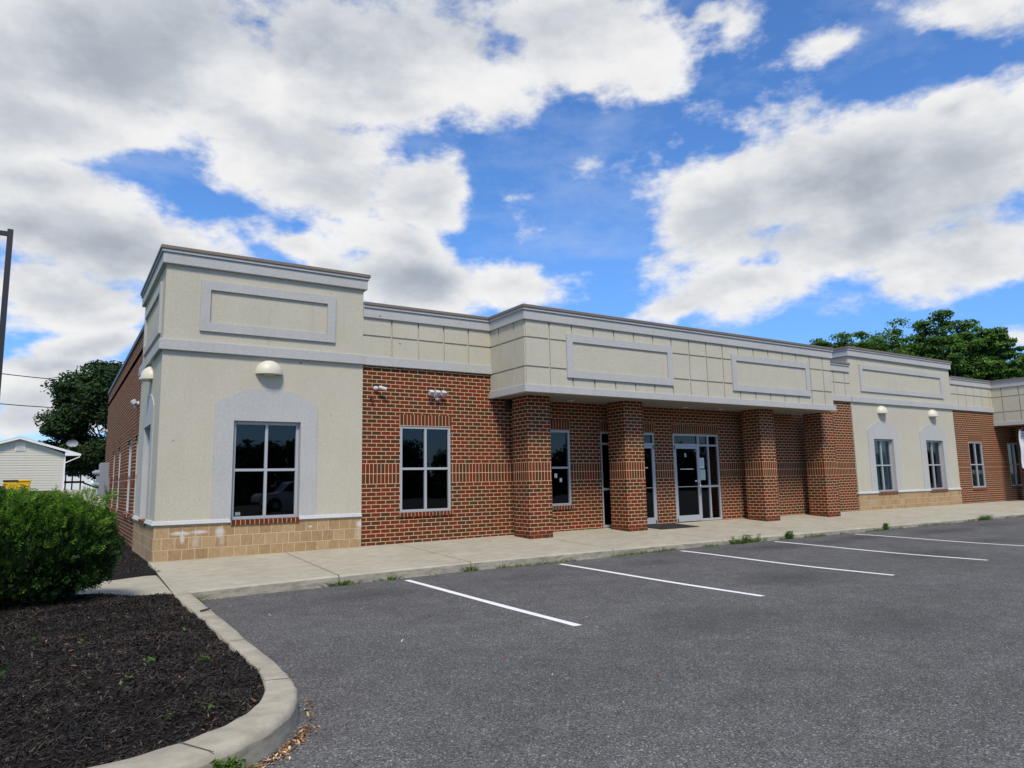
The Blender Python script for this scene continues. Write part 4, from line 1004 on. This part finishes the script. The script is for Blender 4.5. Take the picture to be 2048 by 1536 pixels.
def sprigs(P, D, L, npin, wid, name, material, parent):
    """feathery shoots: flat needles either side of a stem direction"""
    r2 = np.random.default_rng(9); k = len(P); D = D/np.linalg.norm(D, axis=1)[:, None]
    s = np.cross(D, r2.normal(0, 1, (k, 3))); s /= np.linalg.norm(s, axis=1)[:, None]; n3 = np.cross(D, s)
    VV = []; 
    for j in range(npin):
        t_ = (j//2)/(npin/2); sg = 1 if j % 2 else -1
        b0 = P+D*(L*t_)[:, None]; nl = (L*.42*(1-.45*t_))[:, None]*r2.uniform(.7, 1.2, k)[:, None]
        dirn = D*.75+s*sg+n3*r2.normal(0, .35, k)[:, None]; dirn /= np.linalg.norm(dirn, axis=1)[:, None]
        wv_ = np.cross(dirn, n3); wv_ /= np.linalg.norm(wv_, axis=1)[:, None]; w_ = wv_*wid
        mid = b0+dirn*nl*.5
        VV.append(np.stack([b0, mid+w_, b0+dirn*nl, mid-w_], 1))
    v = np.concatenate(VV).reshape(-1, 3); return bigmesh(name, v, np.arange(len(v)).reshape(-1, 4), material, parent)
D = Nn+np.array([0, 0, .75])+r_.normal(0, .35, (k, 3))
L = r_.uniform(.06, .115, k)
upness = Nn[:, 2]+r_.normal(0, .35, k); newg = (upness > .62) | (r_.random(k) < .07)
sprigs(P[~newg], D[~newg], L[~newg], 10, .0075, 'foliage', M_yew, t)
sprigs(P[newg], D[newg]+np.array([0, 0, .4]), L[newg]*1.25, 10, .0070, 'new_growth', M_yewt, t)
# long leaders poking out of the top and the right flank
lead = []
for i in range(70):
    th = r_.uniform(0, 6.28); lead.append((-1.75+.95*math.cos(th)*r_.random()**.5, -3.5+.6*math.sin(th), 1.10+r_.uniform(-.12, .04), r_.normal(0, .25), r_.normal(0, .25), 1, r_.uniform(.10, .20)))
for i in range(34): lead.append((-.98+r_.uniform(-.12, .06), -3.5+r_.uniform(-.4, .3), r_.uniform(.55, 1.15), 1, r_.normal(0, .3), r_.uniform(.1, .8), r_.uniform(.10, .22)))
PL = []; DL = []
for (x, y, z, dx, dy, dz, Ln) in lead:
    d = Vector((dx, dy, dz)).normalized()
    for q in range(7):
        s_ = Ln*q/7; PL.append((x+d.x*s_, y+d.y*s_, z+d.z*s_-.25*s_*s_)); DL.append((d.x+r_.normal(0, .35), d.y+r_.normal(0, .35), d.z+r_.normal(0, .3)))
sprigs(np.array(PL), np.array(DL), np.full(len(PL), .06), 8, .0042, 'leader_shoots', M_yewt, t)
m = MB()
for i in range(22):
    a = r_.uniform(0, 6.28); p0 = Vector((-1.9+.15*math.cos(a), -3.5+.12*math.sin(a), -.15)); p1 = Vector((-1.95+.75*math.cos(a), -3.5+.6*math.sin(a), r_.uniform(.3, .85)))
    m.tube(p0, p1, .018, .005, 6, False)
m.build('stems', M_bark, t)
core = MB()  # solid dark core blocking see-through, the inner shade put into its colour
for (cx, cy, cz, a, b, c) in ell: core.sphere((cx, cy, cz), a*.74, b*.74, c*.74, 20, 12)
core.build('shade_core', mat('shade_core', (.008, .014, .006), 1), t, smooth=True)

# weeds and litter
def blades(P, h, seed, spread=.5, w=.006):
    r2 = np.random.default_rng(seed); k = len(P); d = np.stack([r2.normal(0, spread, k), r2.normal(0, spread, k), np.ones(k)], 1); d /= np.linalg.norm(d, axis=1)[:, None]
    s = np.cross(d, r2.normal(0, 1, (k, 3))); s /= np.linalg.norm(s, axis=1)[:, None]; h = h[:, None]; sw_ = s*w
    bend = d*np.array([1, 1, .0]); tip = P+d*h+bend*h*.5
    mid = P+d*h*.55
    v = np.stack([P-sw_, P+sw_, mid+sw_*.9, mid-sw_*.9, tip+sw_*.15, tip-sw_*.15], 1).reshape(-1, 3)
    b = np.arange(k)[:, None]*6; return v, np.concatenate([b+np.array([[0, 1, 2, 3]]), b+np.array([[3, 2, 4, 5]])])
def weedthing(x, y, nb, h, spr, label, seed, leafy=False):
    z = za(x, y); r2 = np.random.default_rng(seed)
    P = np.stack([x+r2.normal(0, spr, nb), y+np.abs(r2.normal(0, .03, nb))*-1+.02, np.full(nb, z)], 1)
    t_ = thing('weed_clump', label, 'weed', (x, y, z), 'weeds growing in the gutter')
    v, f = blades(P, r2.uniform(.4, 1, nb)*h*1.05, seed, w=.006); bigmesh('blades', v, f, M_weed, t_)
    if leafy:
        q = np.repeat(P[:14], 30, 0)+np.stack([r2.normal(0, .018, 420), r2.normal(0, .018, 420), r2.uniform(.2, 1.0, 420)*h*1.1], 1)
        v, f = leafquads(q, np.tile(np.array([[0, 0, 1.]]), (420, 1)), .035, seed, .5); bigmesh('leaves', v, f, M_weed, t_)
weedthing(2.26, YK-.03, 90, .10, .10, 'grass tuft in the gutter at the first sidewalk joint', 1)
weedthing(4.46, YK-.03, 60, .11, .05, 'grass tuft in the gutter at the second sidewalk joint', 2)
weedthing(3.05, YK-.03, 40, .08, .05, 'small grass tuft in the gutter near the start of the nearest bay line', 3)
weedthing(11.35, YK-.05, 160, .16, .28, 'leafy weed patch at the kerb near the third pillar', 4, True)
weedthing(12.9, YK-.04, 60, .16, .06, 'upright leafy weed at the kerb right of the weed patch', 5, True)
weedthing(16.9, YK-.04, 40, .16, .03, 'short leafy weed at the kerb in front of the last canopy pillar', 6, True)
weedthing(22.3, YK-.05, 120, .22, .20, 'tall grass clump at the kerb in front of the far tower', 7)
weedthing(28.2, YK-.05, 150, .22, .35, 'farthest tall grass clump at the kerb near the right picture edge', 8)
weedthing(.19, -3.3, 50, .12, .03, 'weed in the corner where the island kerb meets the sidewalk', 9)
weedthing(-.62, -9.60, 70, .11, .05, 'ferny weed growing at the rounded nose of the island kerb', 10, True)
r2 = np.random.default_rng(77); PP = []; HH = []
for x0, x1, dn in ((4.9, 7.2, 260), (7.2, 10.6, 520), (10.5, 14.5, 650), (14.5, 22, 700), (22, 33, 1000), (2.0, 4.8, 50)):
    k = dn; xx = r2.uniform(x0, x1, k); cl = (np.sin(xx*5.1)+np.sin(xx*2.3+1)) > -.1; xx = xx[cl]; PP.append(np.stack([xx, YK-.012-np.abs(r2.normal(0, .03, len(xx))), [za(a, YK) for a in xx]], 1)); HH.append(r2.uniform(.02, .10, len(xx))*(.6+.6*np.abs(np.sin(xx*3.3))))
# along the island nose
for j in range(60, len(do)-30):
    a = do[j]
    for q in range(22):
        if r2.random() < .8: PP.append(np.array([[a[0]+.035+abs(r2.normal(0, .03)), a[1]-.02-abs(r2.normal(0, .03)), -.262]])); HH.append(np.array([r2.uniform(.02, .075)]))
v, f = blades(np.concatenate(PP), np.concatenate(HH), 5, .8, .0045)
tag(bigmesh('gutter_weeds', v, f, M_weed), 'low weeds and grass along the gutter and island kerb', 'weeds', None, 'stuff')
PP = []
for j in range(30, len(do)-26):
    a = do[j]; kf = 16 if j > 42 else 2
    for q in range(kf): PP.append((a[0]+.03+abs(r2.normal(0, .05)), a[1]-.015-abs(r2.normal(0, .045)), -.26))
for x, k in ((.35, 26), (.6, 6), (5.3, 60), (3.9, 10), (2.4, 8)): 
    for q in range(k): PP.append((x+r2.normal(0, .13), YK-.02-abs(r2.normal(0, .03)), za(x, YK)+.002))
for q in range(70): PP.append((r2.uniform(0.3, 9), r2.uniform(-10, -3.3), -.255))
PP = np.array(PP); k = len(PP)
chips('leaf_litter', PP, r2.uniform(.012, .045, k), r2.uniform(.006, .016, k), M_litter, label='dry brown leaves and seed husks lying in the gutter and on the asphalt', cat='leaf litter')
PP = np.stack([r2.uniform(-2.8, -.3, 60), r2.uniform(-8.9, -5.4, 60)], 1)[:17]; q = []
for (x, y) in PP:
    for _ in range(9): q.append((x+r2.normal(0, .022), y+r2.normal(0, .022), float(mz(np.array(x), np.array(y)))+r2.uniform(.01, .05)))
v, f = leafquads(np.array(q), np.tile(np.array([[0, 0, 1.]]), (len(q), 1)), .035, 3, .6)
tag(bigmesh('mulch_sprouts', v, f, M_weed), 'small green seedlings scattered over the mulch bed', 'seedlings', None, 'stuff')
# bark pieces on the kerb
m = MB(); m.obox((.02, -5.02, -.098), (.05, .03, .004), (-.006, .01, 0), (0, 0, .008)); tag(m.build('bark_piece', M_bark), 'dark piece of bark lying on top of the island kerb', 'bark')

# ------------------------------------------------------------------ left background
x, y = atdir(-3.66, 21)
t = thing('light_pole', 'tall dark bronze square light pole at the left picture edge', 'light pole', (x, y, -.1))
zt_ = 1.24+21*math.tan(R(17.15))
m = MB(); m.box(x-.06, x+.06, y-.06, y+.06, -.1, zt_); m.build('pole', M_bronze, t)
m = MB(); m.box(x-1.0, x-.06, y-.04, y+.04, zt_-.17, zt_-.06); m.build('arm', M_bronze, t)
m = MB(); m.box(x-1.75, x-1.0, y-.2, y+.2, zt_-.24, zt_-.05); m.build('lamp_head', M_bronze, t, bevel=.02)
m = MB(); m.tube((x, y, -.4), (x, y, .6), .28, seg=20); m.build('base', M_kerb, t)
def wire(p0, p1, sag, label):
    m = MB(); k = 16
    pts = [Vector(p0).lerp(Vector(p1), i/k)-Vector((0, 0, sag*4*(i/k)*(1-i/k))) for i in range(k+1)]
    for i in range(k): m.tube(pts[i], pts[i+1], .03, seg=6, cap=False)
    tag(m.build('power_line', mat('wire_rubber', (.02, .02, .02), .7)), label, 'power line', 'power lines left of the building')
a = atdir(-8, 56); b = atdir(3.4, 62)
wire((a[0], a[1], 1.24+56*math.tan(R(8.15))), (b[0], b[1], 1.24+62*math.tan(R(7.45))), .25, 'upper thin power line running into the dark tree')
wire((a[0], a[1], 1.24+56*math.tan(R(6.1))), (b[0], b[1], 1.24+62*math.tan(R(5.6))), .25, 'lower thin power line above the small house roof')

# house
hb = 1.15; hx, hy = -3.6, 42.4
H = thing('house', 'small beige vinyl sided house with white gable trim at the left edge', 'house', (hx, hy, hb))
w2 = 2.55; zE = 3.74; zA = 4.66
m = MB(); z = hb-.6; lap = .165
def wid(z): return w2 if z < zE-.12 else max(0, w2*(zA-.02-z)/(zA-.02-zE+.12))
while z < zA-.05:
    a, b = wid(z), wid(z+lap)
    m.quad([(hx-a, hy-.018, z), (hx+a, hy-.018, z), (hx+b, hy, z+lap), (hx-b, hy, z+lap)]); m.quad([(hx-a, hy, z), (hx+a, hy, z), (hx+a, hy-.018, z), (hx-a, hy-.018, z)])
    z += lap
m.quad([(hx+w2, hy, hb-.6), (hx+w2, hy+10, hb-.6), (hx+w2, hy+10, zE), (hx+w2, hy, zE)]); m.quad([(hx-w2, hy+10, hb-.6), (hx-w2, hy, hb-.6), (hx-w2, hy, zE), (hx-w2, hy+10, zE)])
m.build('wall', M_siding, H)
m = MB(); m.box(hx+w2-.06, hx+w2+.02, hy-.035, hy+.02, hb-.5, zE-.1); m.build('corner_trim', M_fascia, H)
ex = 3.43; zt2 = 3.60
m = MB()
for s_ in (1, -1):
    m.quad([(hx, hy-.35, zA+.06), (hx+s_*ex, hy-.35, zt2+.03), (hx+s_*ex, hy+10.4, zt2+.03), (hx, hy+10.4, zA+.06)])
m.build('roof', M_roof, H)
m = MB()
for s_ in (1, -1):
    m.quad([(hx, hy-.34, zA+.05), (hx+s_*ex, hy-.34, zt2+.02), (hx+s_*ex, hy-.34, zt2-.13), (hx, hy-.34, zA-.10)])
    m.quad([(hx, hy-.34, zA-.10), (hx+s_*ex, hy-.34, zt2-.13), (hx+s_*ex, hy+.0, zt2-.13), (hx, hy+.0, zA-.10)])
    m.quad([(hx+s_*(w2-.05), hy-.02, zt2-.10), (hx+s_*ex, hy-.3, zt2-.10), (hx+s_*ex, hy+10, zt2-.10), (hx+s_*(w2-.05), hy+10, zt2-.10)])
    m.quad([(hx+s_*(w2-.02), hy-.345, zt2-.11), (hx+s_*ex, hy-.345, zt2-.11), (hx+s_*ex, hy-.345, zt2+.02), (hx+s_*(w2-.02), hy-.345, zE-.03)])
m.build('fascia', M_fascia, H)
m = MB(); m.tube((hx+w2+.02, hy-.1, 3.02), (hx+ex-.05, hy-.3, 3.42), .035); m.build('downspout', M_fascia, H)
vx = -1.4368+56*math.sin(R(-2.18)); m = MB(); m.box(vx-.27, vx+.27, hy-.05, hy-.02, 3.80, 4.34)
vt = m.build('gable_vent', M_fascia, H); m = MB()
for i in range(6): m.box(vx-.22, vx+.22, hy-.07, hy-.05, 3.86+.075*i, 3.90+.075*i)
m.build('louvre', M_siding, vt)
dx_ = -1.4368+56.5*math.sin(R(.75)); dz_ = 1.24+56.5*math.tan(R(3.15))
t = thing('satellite_dish', 'grey satellite dish on the right roof edge of the small house', 'satellite dish', (dx_, hy+.4, dz_-.5))
m = MB(); 
for i in range(5):
    for j in range(16):
        def q(a, b): r0 = .33*a/5; th = 2*math.pi*b/16; return (dx_+r0*math.cos(th)*1.05, hy+.4+.10*(a/5)**2*-1, dz_+r0*math.sin(th)*.75)
        m.quad([q(i, j), q(i+1, j), q(i+1, j+1), q(i, j+1)])
m.build('reflector', mat('dish_grey', (.27, .28, .30), .5), t, smooth=True)
m = MB(); m.tube((dx_, hy+.42, dz_-.1), (dx_-.35, hy+.5, dz_-.62), .03); m.build('mast', M_grey, t)
m = MB(); m.tube((dx_, hy+.35, dz_-.22), (dx_+.25, hy-.15, dz_-.02), .015); m.box(dx_+.2, dx_+.32, hy-.22, hy-.1, dz_-.06, dz_+.06); m.build('receiver_arm', M_grey, t)
# bins
for az, sc, lb in ((-2.55, 1.0, 'yellow wheeled bin with black lid partly hidden behind the bush'), (-1.86, 1.03, 'yellow wheeled bin with yellow lid in front of the house wall')):
    D = 52; bx_, by_ = atdir(az, D); zb_ = 1.24+D*math.tan(R(.70))-1.05; blk = sc == 1.0
    t = thing('wheeled_bin', lb, 'bin', (bx_, by_, zb_), 'yellow bins beside the house')
    m = MB(); i = len(m.v); w0, w1 = .25, .35
    m.v += [(bx_-w0, by_-.28, zb_), (bx_+w0, by_-.28, zb_), (bx_+w0, by_+.28, zb_), (bx_-w0, by_+.28, zb_), (bx_-w1, by_-.36, zb_+.95), (bx_+w1, by_-.36, zb_+.95), (bx_+w1, by_+.36, zb_+.95), (bx_-w1, by_+.36, zb_+.95)]
    for q in ((0, 3, 2, 1), (4, 5, 6, 7), (0, 1, 5, 4), (1, 2, 6, 5), (2, 3, 7, 6), (3, 0, 4, 7)): m.face_idx(q)
    m.build('body', M_yellow, t, bevel=.02)
    m = MB(); m.box(bx_-.38, bx_+.38, by_-.40, by_+.40, zb_+.955, zb_+1.05); m.build('lid', M_blk if blk else M_yellow, t, bevel=.02)
    for s_ in (-1, 1):
        m = MB(); m.tube((bx_+s_*.24, by_+.3, zb_+.1), (bx_+s_*.31, by_+.3, zb_+.1), .11); m.build('wheel', M_tyre, t)
    m = MB(); m.box(bx_-.16, bx_+.16, by_-.345, by_-.30, zb_+.45, zb_+.52); m.build('grip', M_blk, t)
# deck and neighbour house behind
dx0 = atdir(.45, 62)[0]; dy0 = 48.2
t = thing('wooden_deck', 'small brown wooden deck with railing behind the vinyl house', 'deck', (dx0+.7, dy0, 1.2))
m = MB(); m.box(dx0-.4, dx0+1.25, dy0, dy0+2, 1.72, 1.86); m.build('platform', M_wood, t)
for a in (0, .42, .95):
    m = MB(); m.box(dx0+a, dx0+a+.09, dy0-.02, dy0+.07, 1.1, 3.05 if a == 0 else 2.75); m.build('post', M_wood, t)
m = MB(); m.box(dx0-.4, dx0+1.25, dy0-.04, dy0+.02, 2.62, 2.72); m.build('rail', M_wood, t)
m = MB(); m.obox((dx0+1.7, dy0+.4, 1.5), (.5, 0, -.22), (0, .3, 0), (.02, 0, .05)); m.build('stair', M_wood, t)
nx0, ny0 = atdir(.6, 90)
t = thing('far_house', 'distant white house with grey roof glimpsed behind the deck', 'house', (nx0, ny0, 1.2))
m = MB(); m.box(nx0-6, nx0+2.2, ny0, ny0+7, 1.0, 3.4); m.build('wall', M_fascia, t)
m = MB(); m.quad([(nx0-6.4, ny0-.4, 3.35), (nx0+2.6, ny0-.4, 3.35), (nx0+2.6, ny0+3.5, 5), (nx0-6.4, ny0+3.5, 5)]); m.quad([(nx0-6.4, ny0+7.4, 3.35), (nx0+2.6, ny0+7.4, 3.35), (nx0+2.6, ny0+3.5, 5), (nx0-6.4, ny0+3.5, 5)]); m.build('roof', M_roof, t)
m = MB(); m.quad([(-4, 24, terr(-4, 24)+.02), (6, 24, terr(0, 24)+.02), (6, 41, terr(0, 41)+.02), (-1, 41, terr(-1, 41)+.02)]); 
V, F = grid([-1.2, 1, 3, 6], [20, 24, 28, 32, 36, 40, 44], lambda x, y: terr(x, y)+.02); struct(bigmesh('driveway', V, F, M_kerb, smooth=True))

# ------------------------------------------------------------------ white parked suv across the lot (mirrored in the corner window)
cx_, cy_, gz = 10.6, -29.0, -.262
SV = thing('parked_suv', 'white boxy four door suv with roof rack parked across the lot', 'car', (cx_, cy_, gz))
def prism(prof, y0, y1, inset=0):
    m = MB(); k = len(prof); i = len(m.v)
    for yy, ins in ((y0, 1), (y1, 1)): m.v += [(cx_+px_, cy_+yy, gz+pz_) for px_, pz_ in prof]
    m.face_idx(list(range(k))); m.face_idx(list(range(k, 2*k))[::-1])
    for a in range(k): b = (a+1) % k; m.face_idx([a, b, k+b, k+a])
    return m
body = [(-2.3, .42), (-2.32, .80), (-2.2, 1.02), (-1.1, 1.10), (-1.08, 1.12), (2.25, 1.12), (2.3, .9), (2.3, .42), (1.85, .36), (1.78, .62), (1.55, .76), (1.25, .76), (1.02, .62), (.95, .36), (-.95, .36), (-1.02, .62), (-1.25, .76), (-1.55, .76), (-1.78, .62), (-1.85, .36)]
prism(body, -.92, .92).build('body', M_carp, SV, bevel=.04, recalc=True)
cab = [(-1.12, 1.10), (-.55, 1.66), (-.3, 1.72), (1.95, 1.72), (2.2, 1.12)]
prism(cab, -.78, .78).build('roof', M_carp, SV, bevel=.05, recalc=True)
for s_ in (-1, 1):
    for (a, b, c, d) in ((-.92, -.42, .25, .25), (.34, .34, 1.15, 1.15), (1.24, 1.24, 1.88, 2.0)):
        m = MB(); yy = cy_+s_*.785
        m.quad([(cx_+a, yy, gz+1.17), (cx_+d, yy, gz+1.17), (cx_+c, yy, gz+1.62), (cx_+b, yy, gz+1.62)]); m.build('window', M_carg, SV)
    for x_ in (-1.4, 1.4):
        m = MB(); m.tube((cx_+x_, cy_+s_*.70, gz+.36), (cx_+x_, cy_+s_*.93, gz+.36), .36, seg=24); wl = m.build('wheel', M_tyre, SV)
        m = MB(); m.tube((cx_+x_, cy_+s_*.92, gz+.36), (cx_+x_, cy_+s_*.94, gz+.36), .22, seg=16); m.build('rim', M_steel, wl)
    m = MB(); m.box(cx_-.3, cx_+1.8, cy_+s_*.62-.02, cy_+s_*.62+.02, gz+1.76, gz+1.80); m.box(cx_-.25, cx_-.2, cy_+s_*.62-.02, cy_+s_*.62+.02, gz+1.70, gz+1.76); m.box(cx_+1.7, cx_+1.75, cy_+s_*.62-.02, cy_+s_*.62+.02, gz+1.70, gz+1.76); m.build('roof_rail', M_blk, SV)
    m = MB(); m.box(cx_-2.33, cx_-2.25, cy_+s_*.7-.16, cy_+s_*.7+.16, gz+.72, gz+.88); m.build('headlight', M_lens, SV)
m = MB(); m.quad([(cx_-1.06, cy_-.7, gz+1.18), (cx_-1.06, cy_+.7, gz+1.18), (cx_-.6, cy_+.66, gz+1.62), (cx_-.6, cy_-.66, gz+1.62)]); m.build('windscreen', M_carg, SV)
m = MB(); m.box(cx_-2.37, cx_-2.28, cy_-.85, cy_+.85, gz+.42, gz+.58); m.build('bumper', M_blk, SV)
